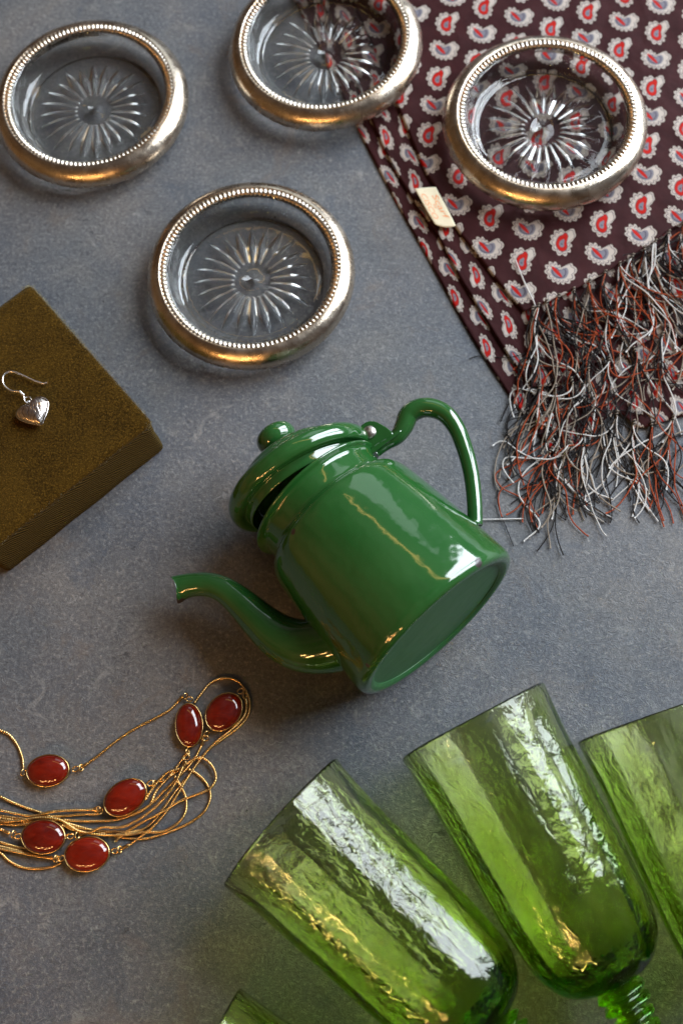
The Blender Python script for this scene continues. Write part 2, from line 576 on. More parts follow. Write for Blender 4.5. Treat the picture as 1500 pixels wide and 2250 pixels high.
# ------------------------------------------------------------------ glass coasters with silver rims
def make_coaster():
    t = thing('glass_coaster', 'x', 'coaster', (0, 0, 0), 'four pressed glass coasters with silver rims')
    # silver rim: one folded ring
    prof = spl([(4.13, 1.42), (4.19, 1.52), (4.29, 1.54), (4.51, 1.45), (4.73, 1.26), (4.87, 1.02), (4.91, 0.80), (4.83, 0.60),
                (4.66, 0.48), (4.42, 0.54), (4.28, 0.75), (4.24, 1.0), (4.18, 1.2)], 46, closed=True)
    V, F = lathe(prof, 160, closed_prof=True)
    rim = mesh('silver_rim', V, F, m_silver, t)
    # beading along the inner lip
    nb = 118
    prof = spl([(4.25, 1.46), (4.18, 1.525), (4.05, 1.53), (3.94, 1.47), (3.89, 1.36), (3.93, 1.26), (4.06, 1.22), (4.20, 1.30)], 22, closed=True)

    def mod(r, z, th):
        a = np.abs(np.cos(th*nb/2))**0.55
        kk = 0.10*(a-0.75)
        rr, zz = r-4.07, z-1.36
        d = np.hypot(rr, zz)+1e-6
        return r+kk*rr/d, z+kk*zz/d
    V, F = lathe(prof, nb*8, closed_prof=True, mod=mod)
    mesh('beaded_edge', V, F, m_bead, rim)
    # glass dish: outer wall, foot, starred underside, inside floor
    n = 480
    outer = [(3.98, 1.42), (4.13, 1.38), (4.15, 1.2), (4.05, 0.8), (3.85, 0.35), (3.70, 0.12), (3.60, 0.02), (3.50, 0.0), (3.42, 0.03), (3.36, 0.10)]
    under = [(3.36-(3.36-0.0004)*q, 0.11) for q in np.linspace(0, 1, 96)[1:]]
    inner = [(0.0004, 0.40), (0.68, 0.40), (0.74, 0.40), (0.80, 0.40), (1.5, 0.40), (2.4, 0.40), (3.0, 0.40), (3.14, 0.405), (3.22, 0.43), (3.27, 0.48), (3.33, 0.47),
             (3.44, 0.50), (3.56, 0.62), (3.70, 0.9), (3.80, 1.2), (3.86, 1.38), (3.92, 1.42)]
    prof = outer+under+inner
    pr = np.array(prof)
    nu0, nu1 = len(outer), len(outer)+len(under)
    th = np.linspace(0, 2*np.pi, n, endpoint=False)
    R = pr[:, 0][:, None]*np.ones(n)
    Z = pr[:, 1][:, None]*np.ones(n)
    r = R[nu0:nu1]
    nr = 24
    ph = th*nr/(2*np.pi)
    kidx = np.round(ph).astype(int) % nr
    dphi = np.abs(ph-np.round(ph))*2*np.pi/nr
    rr = np.random.default_rng(3)
    rend = 2.65+0.45*rr.random(nr)
    longr = np.array([3.25 if q % 3 == 1 else 0 for q in range(nr)])
    dist = r*dphi[None, :]
    x1 = np.clip((r-0.86)/(rend[kidx][None, :]-0.86), 0, 1)
    w1 = 0.01+0.24*np.sin(np.pi*np.clip(x1, 0, 1)**0.72)**0.8
    w1 = np.where((x1 <= 0) | (x1 >= 1), 1e-3, w1)
    w1 = np.minimum(w1, r*np.pi/nr*0.98)
    g1 = 0.62*w1*np.clip(1-(dist/w1)**2, 0, 1)*(w1 > 2e-3)
    x2 = np.clip((r-1.2)/np.maximum(longr[kidx][None, :]-1.2, 0.01), 0, 1)
    w2 = 0.09*(1-x2)*(r > 1.2)
    g2 = 0.72*np.clip(w2-dist, 0, 1)*(x2 < 1)*(longr[kidx][None, :] > 0)
    cup = 0.0*r
    Z[nu0:nu1] = 0.11+np.maximum(np.maximum(g1, g2), cup)
    V = np.stack([R*np.cos(th), R*np.sin(th), Z], -1).reshape(-1, 3)
    F = grid_faces(len(pr), n, wrap_u=True, wrap_v=True)[:, ::-1].copy()
    mesh('glass_dish', V, F, m_clear, t)
    return t


def copy_tree(o, parent=None):
    cp = o.copy()
    col.objects.link(cp)
    cp.parent = parent
    for ch in list(o.children):
        copy_tree(ch, cp)
    return cp


HC = 0.58     # top of the folded scarf
coaster = make_coaster()
spots = [
    (548, 587, 0.0, 0, 0, 0.3, 'silver rimmed glass coaster standing alone on the grey surface above the green teapot'),
    (194, 207, 0.0, 0, 0, 0.1, 'silver rimmed glass coaster on bare grey surface above the olive velvet box'),
    (1200, 249, HC, 0, 0, 0.0, 'silver rimmed glass coaster lying wholly on the paisley scarf'),
    (714, 83, 0.22, 2.6, 0, 0.2, 'silver rimmed glass coaster half on the scarf, cut by the top edge'),
]
for i, (px, py, z, tl, ty, rz, lab) in enumerate(spots):
    o = coaster if i == 0 else copy_tree(coaster)
    p = P(px, py, z+1.42)
    o.location = (p[0]*S, p[1]*S, z*S)
    o.rotation_euler = (0, -math.radians(tl), rz)
    o['label'] = lab

# ------------------------------------------------------------------ paisley scarf
cloth_basis = {}
m_cloth, nt, out = newmat('paisley_silk')
b = NB(nt)
uv = coords(b, 'UV')
sep = b.n('ShaderNodeSeparateXYZ')
nt.links.new(uv, sep.inputs[0])
U, W = sep.outputs[0], sep.outputs[1]
iu, iv = b.m('FLOOR', U), b.m('FLOOR', W)
fu = b.m('MULTIPLY', b.m('SUBTRACT', b.m('SUBTRACT', U, iu), 0.5), 1.72)
fv = b.m('MULTIPLY', b.m('SUBTRACT', b.m('SUBTRACT', W, iv), 0.5), 1.48)
par = b.m('MODULO', b.m('ADD', b.m('ADD', iu, iv), 1000.0), 2.0)       # 0 = red, 1 = grey motif


def curve(b, x, pts):
    nd = b.n('ShaderNodeFloatCurve')
    cv = nd.mapping.curves[0]
    cv.points[0].location = pts[0]
    cv.points[1].location = pts[-1]
    for q in pts[1:-1]:
        cv.points.new(*q)
    nd.mapping.update()
    nd.inputs[0].default_value = 1.0
    b.put(nd.inputs[1], x)
    return nd.outputs[0]


def polar(b, fx, fy, cx, cyy):
    x = b.m('SUBTRACT', fx, cx)
    y = b.m('SUBTRACT', fy, cyy)
    r = b.m('SQRT', b.m('ADD', b.m('MULTIPLY', x, x), b.m('MULTIPLY', y, y)))
    a = b.m('ARCTAN2', y, x)                                  # -pi..pi
    a01 = b.m('ADD', b.m('DIVIDE', a, 2*math.pi), 0.5)         # 0 at -x, .25 at -y, .5 at +x, .75 at +y
    return r, a, a01


def step(b, v, edge, soft=0.02):
    return b.rng(v, edge-soft, edge+soft, 1, 0)               # 1 inside


CREAM, GREY, RED, INK, GROUND = (0.35, 0.31, 0.275), (0.13, 0.125, 0.15), (0.30, 0.009, 0.006), (0.035, 0.03, 0.05), (0.021, 0.0055, 0.0062)
cl = coords(b)
ground = b.mix(b.rng(b.noise(uv, 1.3, 3, 0.6), 0.3, 0.7), GROUND, (0.036, 0.0105, 0.0115))
# red motif: upright drop, tip to the upper right
r, a, a01 = polar(b, fu, fv, -0.06, -0.08)
Ro = curve(b, a01, [(0, .50), (.125, .52), (.25, .56), (.375, .48), (.47, .42), (.54, .41), (.585, .50), (.62, .80), (.65, .90), (.68, .80), (.71, .60), (.75, .57), (.82, .57), (.90, .50), (1, .50)])
sc = b.m('MULTIPLY', b.m('ABSOLUTE', b.m('COSINE', b.m('MULTIPLY', a, 5.5))), 0.125)
dA = b.m('SUBTRACT', r, b.m('ADD', b.m('SUBTRACT', Ro, 0.055), sc))
r2, a2, a201 = polar(b, fu, fv, -0.06, -0.14)
Rr = curve(b, a201, [(0, .25), (.125, .29), (.25, .33), (.375, .30), (.5, .25), (.58, .24), (.64, .36), (.68, .54), (.71, .58), (.75, .43), (.84, .32), (.92, .26), (1, .25)])
redc = b.mix(step(b, b.m('SUBTRACT', r, b.m('ADD', b.m('SUBTRACT', Ro, 0.055), sc)), 0.0), ground, CREAM)
ink = b.m('MULTIPLY', step(b, b.m('ABSOLUTE', b.m('SUBTRACT', r, b.m('ADD', b.m('SUBTRACT', Ro, 0.14), b.m('MULTIPLY', sc, 0.9)))), 0.022, 0.008), 0.85)
redc = b.mix(ink, redc, INK)
redc = b.mix(step(b, b.m('SUBTRACT', r2, Rr), 0.03), redc, INK)
redc = b.mix(step(b, b.m('SUBTRACT', r2, Rr), 0.0), redc, RED)
redc = b.mix(step(b, b.m('SUBTRACT', r2, b.m('MULTIPLY', Rr, 0.46)), 0.0), redc, GREY)
redc = b.mix(step(b, r2, 0.035, 0.01), redc, INK)
# grey motif: lying drop, tip curling to the upper right
r, a, a01 = polar(b, fu, fv, -0.08, -0.04)
Rg = curve(b, a01, [(0, .58), (.1, .52), (.2, .44), (.3, .43), (.40, .52), (.46, .64), (.52, .74), (.57, .86), (.61, .90), (.645, .70), (.675, .36), (.71, .32), (.8, .43), (.9, .53), (1, .58)])
sc = b.m('MULTIPLY', b.m('ABSOLUTE', b.m('COSINE', b.m('MULTIPLY', a, 6.5))), 0.125)
dg = b.m('SUBTRACT', r, b.m('ADD', b.m('SUBTRACT', Rg, 0.055), sc))
grc = b.mix(step(b, dg, 0.0), ground, CREAM)
grc = b.mix(b.m('MULTIPLY', step(b, b.m('ABSOLUTE', b.m('ADD', dg, 0.10)), 0.022, 0.008), 0.85), grc, INK)
grc = b.mix(step(b, b.m('SUBTRACT', r, b.m('MULTIPLY', Rg, 0.60)), 0.0), grc, GREY)
grc = b.mix(b.m('MULTIPLY', step(b, b.m('ABSOLUTE', b.m('SUBTRACT', r, b.m('MULTIPLY', Rg, 0.44))), 0.022, 0.008), 0.85), grc, INK)
x3 = b.m('ADD', fu, b.m('ADD', 0.14, b.m('MULTIPLY', fv, 0.5)))
y3 = b.m('MULTIPLY', b.m('ADD', b.m('ADD', fv, 0.06), b.m('MULTIPLY', fu, 0.45)), 1.9)
r3 = b.m('SQRT', b.m('ADD', b.m('MULTIPLY', x3, x3), b.m('MULTIPLY', y3, y3)))
grc = b.mix(step(b, r3, 0.20), grc, RED)
colr = b.mix(par, redc, grc)
weave = b.noise(b.mapping(uv, scale=(60, 60, 1)), 1.0, 1)
wr = b.noise(uv, 0.55, 3, 0.5, 0.5)
bn = b.bump(b.m('ADD', b.m('MULTIPLY', wr, 1.0), b.m('MULTIPLY', weave, 0.06)), 0.5, 0.006)
b.prin(out, base=colr, rough=0.6, spec=0.05, normal=bn)


def vnoise(x, y, seed=0, octv=3):
    """cheap smooth value noise"""
    o = np.zeros_like(x, float)
    amp = 1.0
    rg = np.random.default_rng(seed)
    for k_ in range(octv):
        for _ in range(4):
            a_ = rg.random()*6.28
            f_ = (0.5+rg.random())*2**k_
            o += amp*np.sin((x*math.cos(a_)+y*math.sin(a_))*f_+rg.random()*6.28)/4
        amp *= 0.5
    return o


def cell_uv(XY, A, B, O, flip=False):
    """cell coordinates of world xy with lattice vectors A (right), B (down) and the centre O of a red cell"""
    M = np.array([A, B]).T
    q = np.linalg.solve(M, (XY-O).T).T
    u, v = q[:, 0]+0.5, -q[:, 1]+0.5
    if flip:
        u = -q[:, 0]+0.5
        v = q[:, 1]+0.5
    return np.stack([u, v], 1)


def pix(v, at=(1100, 500), z=0.4):
    return (P(at[0]+v[0], at[1]+v[1], z)-P(at[0], at[1], z))[:2]


scarf = thing('scarf', 'dark brown silk scarf printed with red and grey paisley drops, folded in layers, knotted fringe', 'scarf', P(1250, 500, 0))


def cloth_layer(name, edge, z, A, B, O, flip, hem, seed, width, fold=0.13, amp=0.05, topy=-170):
    """edge: left fold edge as pixels from top to bottom; hem: lower boundary to the right of the edge end.
    Rows run down the fold edge, columns step to the right."""
    e3 = np.array([P(x, y, z)[:2] for x, y in edge])
    h3 = np.array([P(x, y, z)[:2] for x, y in hem])
    nt_, ns = 210, 230
    E, _ = even(np.c_[e3, np.zeros(len(e3))], 0.1)
    E = np.stack([np.interp(np.linspace(0, 1, nt_), np.linspace(0, 1, len(E)), E[:, k_]) for k_ in range(2)], 1)
    # last row is the hem; the others are the hem moved up along the fold
    hp, _ = even(np.c_[h3, np.zeros(len(h3))], 0.1)
    hp = hp[:, :2]
    s = np.linspace(0, 1, ns)**1.35
    Hh = np.stack([np.interp(s, np.linspace(0, 1, len(hp)), hp[:, k_]) for k_ in range(2)], 1)
    top = np.stack([E[0][0]+s*width, np.full(ns, E[0][1])], 1)
    t = np.linspace(0, 1, nt_)[:, None, None]
    base_ = (1-t)*top[None]+t*Hh[None]
    lin = (1-t[:, :, 0])*E[0][None]+t[:, :, 0]*E[-1][None]
    corr = (E-lin)[:, None, :]*(1-s)[None, :, None]**2
    XY = base_+corr
    # distance in from the fold edge, for the rounded fold
    d = np.linalg.norm(XY-XY[:, :1], axis=2)
    f = np.clip(d/fold, 0, 1)
    Z = z-fold*0.9*(1-np.sqrt(1-(1-f)**2))
    ok = np.clip(d/0.8, 0, 1)
    Z = Z + amp*vnoise(XY[..., 0]*0.9, XY[..., 1]*0.9, seed, 3)*ok*0.6 + amp*0.35*vnoise(XY[..., 0]*2.6, XY[..., 1]*2.6, seed+5, 2)*ok
    Zf = z*0.55+amp*0.2*vnoise(XY[..., 0], XY[..., 1], seed+9, 1)
    tt = np.linspace(0, 1, nt_)[:, None]
    V1 = np.concatenate([XY, Z[..., None]], -1).reshape(-1, 3)
    uv_ = cell_uv(XY.reshape(-1, 2), A, B, O, flip)
    F = grid_faces(nt_, ns)
    # underside gives the folded cloth a thickness
    V2 = V1.copy()
    V2[:, 2] = np.minimum(V2[:, 2]-0.035, V1[:, 2]-0.03)
    F2 = F[:, ::-1]+len(V1)
    n1 = len(V1)
    col0 = np.arange(nt_)*ns
    row1 = (nt_-1)*ns+np.arange(ns)

    def strip(ix):
        return np.stack([ix[:-1], ix[1:], ix[1:]+n1, ix[:-1]+n1], 1)
    F = np.vstack([F, F2, strip(col0), strip(row1[::-1].copy())])
    V = np.vstack([V1, V2])
    V[:, 2] = np.maximum(V[:, 2], 0.012)
    return mesh(name, V, F, m_cloth, scarf, uv=np.vstack([uv_, uv_]))


A2, B2 = pix((79, 27)), pix((-9, 68))
O2 = P(1237, 530, HC)[:2]
A1, B1 = pix((56, 40), (1000, 600), .3), pix((13, 67), (1000, 600), .3)
O1 = P(1045, 608, 0.3)[:2]
O0 = P(998, 657, 0.15)[:2]
cloth_layer('bottom_fold', [(560, -150), (660, 28), (779, 268), (863, 428), (947, 578), (1040, 745), (1140, 897), (1222, 1004)], 0.17,
            A1, B1, O0, True, [(1222, 1004), (1262, 985), (1310, 940), (1355, 905), (1405, 938), (1460, 925), (1560, 900), (1700, 890)], 3, 24, fold=0.12, amp=0.02)
cloth_layer('middle_fold', [(640, -150), (740, 80), (838, 312), (894, 415), (959, 511), (1006, 601), (1052, 676), (1102, 757), (1165, 850)], 0.37,
            A1, B1, O1, True, [(1165, 850), (1230, 842), (1300, 800), (1380, 770), (1480, 720), (1700, 640)], 5, 23, fold=0.12, amp=0.02)
top_fold = cloth_layer('top_fold', [(690, -150), (800, 60), (894, 281), (934, 374), (959, 415), (1000, 495), (1040, 548), (1100, 625), (1150, 684)], HC,
            A2, B2, O2, False, [(1150, 684), (1200, 664), (1260, 636), (1330, 598), (1390, 560), (1440, 528), (1500, 488), (1700, 400)], 8, 22, fold=0.14, amp=0.045)

# sewn tag
m_tag, nt, out = newmat('cream_woven_tape')
b = NB(nt)
uvc = coords(b)
wv_ = b.noise(uvc, 28, 2)
b.prin(out, base=b.mix(wv_, (0.62, 0.56, 0.38), (0.78, 0.73, 0.56)), rough=0.85, normal=b.bump(wv_, 0.5, 0.0005))
m_ink, nt, out = newmat('orange_thread_lettering')
b = NB(nt)
uvc = coords(b)
b.prin(out, base=b.mix(b.rng(b.noise(uvc, 22, 3, .7), 0.35, 0.6), (0.80, 0.22, 0.06), (0.80, 0.42, 0.22)), rough=0.9)
# tag corner pixels: tl, tr, br, bl
tz = HC+0.05
q = [P(911, 414, tz), P(957, 410, tz), P(1001, 496, tz-0.02), P(956, 492, tz-0.02)]
nu_, nv_ = 12, 24
pts = []
for i in range(nu_):
    for j in range(nv_):
        u, v = i/(nu_-1), j/(nv_-1)
        p = (1-u)*(1-v)*q[0]+u*(1-v)*q[1]+u*v*q[2]+(1-u)*v*q[3]
        p = p+np.array([0, 0, 0.05*math.sin(v*3.1)+0.02*math.sin(u*3+v*5)])
        bow = 0.10*math.sin(v*math.pi)*(1-u)
        p[:2] += np.array([-0.4, -0.9])*bow*0.6
        if v > 0.8:
            p[:2] += np.array([0.1, -0.9])*0.13*math.sin(u*math.pi)*(v-0.8)/0.2
        pts.append(p)
pts = np.array(pts)
V = np.vstack([pts, pts-[0, 0, 0.02]])
F = [tuple(f) for f in grid_faces(nu_, nv_)[:, ::-1]]+[tuple(f+len(pts)) for f in grid_faces(nu_, nv_)]
bd = [i*nv_ for i in range(nu_)]+[(nu_-1)*nv_+j for j in range(1, nv_)]+[i*nv_+nv_-1 for i in range(nu_-2, -1, -1)]+[j for j in range(nv_-2, -1, -1)]
for a_, b_ in zip(bd, bd[1:]):
    F.append((a_, b_, b_+len(pts), a_+len(pts)))
tagm = mesh('care_tag', V, F, m_tag, scarf)
tagm['label'] = 'small cream tape label with orange lettering'


def text_mesh(txt, size):
    cu = bpy.data.curves.new('txt', 'FONT')
    cu.body = txt
    cu.size = size
    cu.extrude = 0.0
    cu.align_x = 'CENTER'
    o = bpy.data.objects.new('txt', cu)
    col.objects.link(o)
    dg_ = bpy.context.evaluated_depsgraph_get()
    me = bpy.data.meshes.new_from_object(o.evaluated_get(dg_))
    V = np.array([v.co[:] for v in me.vertices])
    F = [tuple(p.vertices) for p in me.polygons]
    bpy.data.objects.remove(o)
    bpy.data.meshes.remove(me)
    return V, F


def on_tag(V, F, vcol, vscale=1.0):
    """text x runs down the tag (v), text y runs back across it (u)"""
    out_ = []
    for x, y, z_ in V:
        v = 0.5+x*vscale
        u = vcol+y
        p = (1-u)*(1-v)*q[0]+u*(1-v)*q[1]+u*v*q[2]+(1-u)*v*q[3]
        p = p+np.array([0, 0, 0.05*math.sin(v*3.1)+0.02*math.sin(u*3+v*5)+0.012])
        bow = 0.10*math.sin(v*math.pi)*(1-u)
        p[:2] += np.array([-0.4, -0.9])*bow*0.6
        out_.append(p)
    return np.array(out_), F


t1 = text_mesh('Scarf', 0.42)
t2 = text_mesh('CISCO', 0.36)
t3 = text_mesh('by', 0.20)
lt = merge([on_tag(*t1, 0.60, 0.72), on_tag(*t2, 0.12, 0.66), on_tag(*t3, 0.45, 0.7)])
mesh('lettering', lt[0], lt[1], m_ink, tagm, smooth=False)


# fringe threads
def thread_mat(name, c1, c2, rough=0.7):
    m, nt, out = newmat(name)
    b = NB(nt)
    uv_ = coords(b, 'UV')
    sp_ = b.n('ShaderNodeSeparateXYZ')
    nt.links.new(uv_, sp_.inputs[0])
    tw = b.m('SINE', b.m('ADD', b.m('MULTIPLY', sp_.outputs[0], 2*math.pi/0.075), b.m('MULTIPLY', sp_.outputs[1], 2*math.pi)))
    base = b.mix(b.rng(tw, -1, 0.2), c2, c1)
    b.prin(out, base=base, rough=rough, spec=0.12, normal=b.bump(tw, 0.4, 0.0003))
    return m


TM = [thread_mat('white_silk_thread', (0.52, 0.51, 0.49), (0.38, 0.37, 0.36)),
      thread_mat('black_silk_thread', (0.012, 0.010, 0.010), (0.007, 0.006, 0.006)),
      thread_mat('rust_silk_thread', (0.28, 0.052, 0.016), (0.17, 0.030, 0.010)),
      thread_mat('ecru_silk_thread', (0.24, 0.20, 0.16), (0.16, 0.13, 0.10))]


def surf_z(x, y):
    """rough level of whatever lies under a thread at world (x, y)"""
    return 0.0


def inside(px, py, poly):
    c_ = False
    j = len(poly)-1
    for i in range(len(poly)):
        xi, yi = poly[i]
        xj, yj = poly[j]
        if (yi > py) != (yj > py) and px < (xj-xi)*(py-yi)/(yj-yi)+xi:
            c_ = not c_
        j = i
    return c_


PL = [([P(x, y, HC)[:2] for x, y in [(934, 374), (1150, 684), (1260, 636), (1390, 560), (1500, 488), (1700, 400), (1700, 0), (900, 0)]], HC+0.05),
      ([P(x, y, 0.37)[:2] for x, y in [(900, 415), (1165, 850), (1230, 842), (1380, 770), (1480, 720), (1700, 640), (1700, 0)]], 0.41),
      ([P(x, y, 0.15)[:2] for x, y in [(860, 428), (1222, 1004), (1262, 985), (1355, 905), (1405, 938), (1560, 900), (1700, 880), (1700, 0)]], 0.19)]


def floor_z(x, y):
    for poly, z in PL:
        if inside(x, y, poly):
            return z
    return 0.03


YL0, YL1 = P(1160, 690, 0.3)[:2], P(1105, 1060, 0.1)[:2]


def thread(root, ang, length, rad, rg, lift, curl=1.0, step_=0.12):
    n = max(8, int(length/step_))
    p = np.array(root, float)
    a_ = ang
    w = rg.normal(0, 0.2)*curl
    pts_ = []
    ph = rg.random()*6.28
    dev = rg.normal(0, 0.26)
    for i in range(n):
        t = i/n
        zf = floor_z(p[0], p[1])
        hz = zf+rad+lift*(0.35+0.65*abs(math.sin(ph+t*4)))*(1-0.65*t)
        pts_.append([p[0], p[1], hz if i else root[2]])
        w = 0.93*w+rg.normal(0, 0.15)*curl
        xl = np.interp(-p[1], [-YL0[1], -YL1[1]], [YL0[0], YL1[0]])
        bias = 0.9 if p[0] < xl else 0.0
        goal = bias-1.60+0.75*float(vnoise(np.array(p[0]*0.6), np.array(p[1]*0.6), 77, 2))+dev
        a_ += w*step_*1.8+(goal-a_)*(0.22 if bias else 0.10)
        p = p+np.array([math.cos(a_), math.sin(a_), 0])*step_
    pts_ = np.array(pts_)
    ker = np.array([1, 2, 3, 2, 1])/9
    zz = np.convolve(np.pad(pts_[:, 2], 2, 'edge'), ker, 'valid')
    pts_[:, 2] = np.maximum(zz, [floor_z(x, y)*0.9+rad for x, y in pts_[:, :2]])
    return pts_


def tassel(root, ang, nth, length, seed, lift, spread=0.35, curl=1.0):
    rg = np.random.default_rng(seed)
    VV, UV, FF, MI, off = [], [], [], [], 0
    def add(V_, F_, u_, mi):
        nonlocal off
        VV.append(V_)
        UV.append(u_)
        FF.extend([tuple(int(i)+off for i in f) for f in F_])
        MI.extend([mi]*len(F_))
        off += len(V_)
    # knot
    for kq in range(3):
        th_ = np.linspace(0, 4.5*math.pi, 34)
        d = np.array([math.cos(ang), math.sin(ang), 0])
        sd = np.array([-d[1], d[0], 0])
        pk = np.array(root)[None]+np.outer(np.linspace(-0.06, 0.24, 34), d)+np.outer(np.cos(th_+kq*2)*0.05, sd)
        pk[:, 2] += np.sin(th_+kq*2)*0.055+0.04
        V_, F_ = tube(pk, 0.026, 5)
        add(V_, F_, np.zeros((len(V_), 2)), [3, 1, 1][kq])
    for i in range(nth):
        mi = rg.choice([0, 1, 2, 3], p=[0.18, 0.50, 0.18, 0.14])
        rad = {0: 0.031, 1: 0.029, 2: 0.030, 3: 0.031}[int(mi)]*rg.uniform(0.8, 1.15)
        rt = np.array(root)+np.array([math.cos(ang)*0.2+rg.normal(0, .03), math.sin(ang)*0.2+rg.normal(0, .03), rg.uniform(0, .06)])
        pt = thread(rt, ang+rg.normal(0, spread), length*rg.uniform(0.6, 1.12), rad, rg, lift*rg.uniform(0.1, 1), curl)
        sdn = 5
        s_ = np.arange(len(pt))*0.12
        rr_ = np.full(len(pt), rad)
        rr_[-1] *= 1.35
        V_, F_ = tube(pt, rr_, sdn)
        u_ = np.zeros((len(V_), 2))
        u_[:len(pt)*sdn, 0] = np.repeat(s_, sdn)
        u_[:len(pt)*sdn, 1] = np.tile(np.arange(sdn)/sdn, len(pt))
        add(V_, F_, u_, int(mi))
    mesh('tassel', np.vstack(VV), FF, None, scarf, uv=np.vstack(UV), mats=TM, midx=MI)


sd_ = 100
hemt = spl([(1170, 676), (1200, 660), (1260, 634), (1330, 596), (1390, 560), (1440, 528), (1500, 488), (1560, 455)], 15)
for (x, y) in hemt:
    sd_ += 1
    tassel(P(x, y, HC+0.06), math.radians(-94+random.uniform(-22, 20)), 12, 6.0, sd_, 0.5, 0.13, 1.15)
hemm = spl([(1185, 850), (1240, 840), (1300, 800), (1380, 770), (1480, 720), (1560, 690)], 9)
for (x, y) in hemm:
    sd_ += 1
    tassel(P(x, y, 0.42), math.radians(-97+random.uniform(-14, 16)), 13, 5.4, sd_, 0.4, 0.13, 1.05)
hemb = spl([(1222, 985), (1262, 968), (1310, 930), (1355, 905), (1405, 930), (1460, 920), (1540, 900)], 9)
for i, (x, y) in enumerate(hemb):
    sd_ += 1
    tassel(P(x, y, 0.22), math.radians(-98+random.uniform(-16, 12)), 13, 4.5, sd_, 0.25, 0.13, 1.0)
tassel(P(1212, 985, 0.2), math.radians(-125), 9, 4.6, 991, 0.3, 0.28, 1.4)
# a few stray threads that reach out over the bare surface
rg = np.random.default_rng(55)
strays = [([(1150, 1140), (1110, 1141), (1056, 1142)], 0.035, 0), ([(1175, 690), (1150, 640), (1128, 585)], 0.035, 0),
          ([(1165, 780), (1120, 790), (1055, 782), (1030, 788)], 0.02, 1), ([(1180, 760), (1160, 850), (1135, 930), (1105, 985)], 0.035, 3),
          ([(1195, 1010), (1110, 1060), (1092, 1100), (1120, 1180), (1128, 1200)], 0.02, 1),
          ([(1190, 1000), (1095, 1035), (1100, 1070), (1150, 1100), (1180, 1160)], 0.032, 2),
          ([(1200, 1000), (1150, 1040), (1140, 1090), (1185, 1150), (1150, 1190)], 0.038, 0)]
for pl, rd, mi in strays:
    w3 = np.array([P(x, y, 0.08) for x, y in pl])
    ev, s_ = even(w3, 0.08)
    ev[:, 2] = [floor_z(x, y)+rd+0.03 for x, y in ev[:, :2]]
    ev[:, 2] = np.convolve(np.pad(ev[:, 2], 3, 'edge'), np.ones(7)/7, 'valid')
    V_, F_ = tube(ev, rd, 6)
    u_ = np.zeros((len(V_), 2))
    u_[:len(ev)*6, 0] = np.repeat(s_, 6)
    u_[:len(ev)*6, 1] = np.tile(np.arange(6)/6, len(ev))
    mesh('loose_thread', V_, F_, TM[mi], scarf, uv=u_)

# ------------------------------------------------------------------ velvet box
m_velvet, nt, out = newmat('olive_velvet')
b = NB(nt)
c = coords(b)
n1 = b.noise(c, 0.5, 4, 0.6, 0.4)
n2 = b.noise(c, 9, 3, 0.75)
n3 = b.noise(c, 17, 3, 0.9)
base = b.mix(b.rng(n1, 0.3, 0.7), (0.015, 0.0078, 0.0010), (0.040, 0.0215, 0.0025))
base = b.mix(b.rng(n2, 0.42, 0.7, 0, 0.8), base, (0.072, 0.038, 0.0055))
base = b.mix(b.rng(n3, 0.55, 0.72, 0, 0.9), base, (0.20, 0.105, 0.016))  # golden sparkle of the velvet put into the colour as speckle
base = b.mix(b.rng(n3, 0.45, 0.3, 0, 0.8), base, (0.012, 0.008, 0.001))
b.prin(out, base=base, rough=0.95, spec=0.05, sheen=0.12, sheenr=0.3, sheent=(0.62, 0.60, 0.36),
       normal=b.bump(b.m('ADD', n3, n2), 0.6, 0.0012))

m_rib, nt, out = newmat('olive_ribbed_ribbon')
b = NB(nt)
uv = coords(b, 'UV')
nz = b.noise(uv, 0.8, 3, 0.5)
sp_ = b.n('ShaderNodeSeparateXYZ')
nt.links.new(uv, sp_.inputs[0])
ln = b.m('SINE', b.m('MULTIPLY', b.m('ADD', b.m('ADD', b.m('MULTIPLY', sp_.outputs[0], -0.55), b.m('MULTIPLY', sp_.outputs[1], 1.0)), b.m('MULTIPLY', nz, 0.35)), 2*math.pi/0.19))
n2 = b.noise(uv, 22, 3, 0.75)
base = b.mix(b.rng(ln, -0.7, 0.8), (0.005, 0.0025, 0.0006), (0.115, 0.072, 0.017))
base = b.mix(b.rng(n2, 0.55, 0.75, 0, 0.5), base, (0.17, 0.12, 0.035))
b.prin(out, base=base, rough=0.9, spec=0.03, sheen=0.04, sheenr=0.3, sheent=(0.62, 0.60, 0.40), normal=b.bump(b.m('ADD', ln, n2), 0.8, 0.0006))

ZB = 3.0
cA = P(356, 987, 0)[:2]
cT = P(58, 636, ZB)[:2]
cA2 = P(326, 925, ZB)[:2]
cC = P(0, 1186, ZB)[:2]
cor = (cA+cA2)/2
ux = cC-cor
ux /= np.linalg.norm(ux)
uy = np.array([-ux[1], ux[0]])
if np.dot(uy, cT-cor) < 0:
    uy = -uy
lx, ly = 8.7, abs(np.dot(cT-cor, uy))
bxloc = np.array([*(cor+ux*lx/2+uy*ly/2), 0])
box = thing('velvet_box', 'olive brown velvet covered box with a ribbed ribbon edge and pale lit sheen coloured into its edge pile', 'box', bxloc)


def rrect(hx, hy, r, n=10):
    o_ = []
    for (sx, sy, a0) in ((1, 1, 0), (-1, 1, 90), (-1, -1, 180), (1, -1, 270)):
        for i in range(n+1):
            a_ = math.radians(a0+90*i/n)
            o_.append((sx*(hx-r)+r*math.cos(a_), sy*(hy-r)+r*math.sin(a_)))
    return np.array(o_)


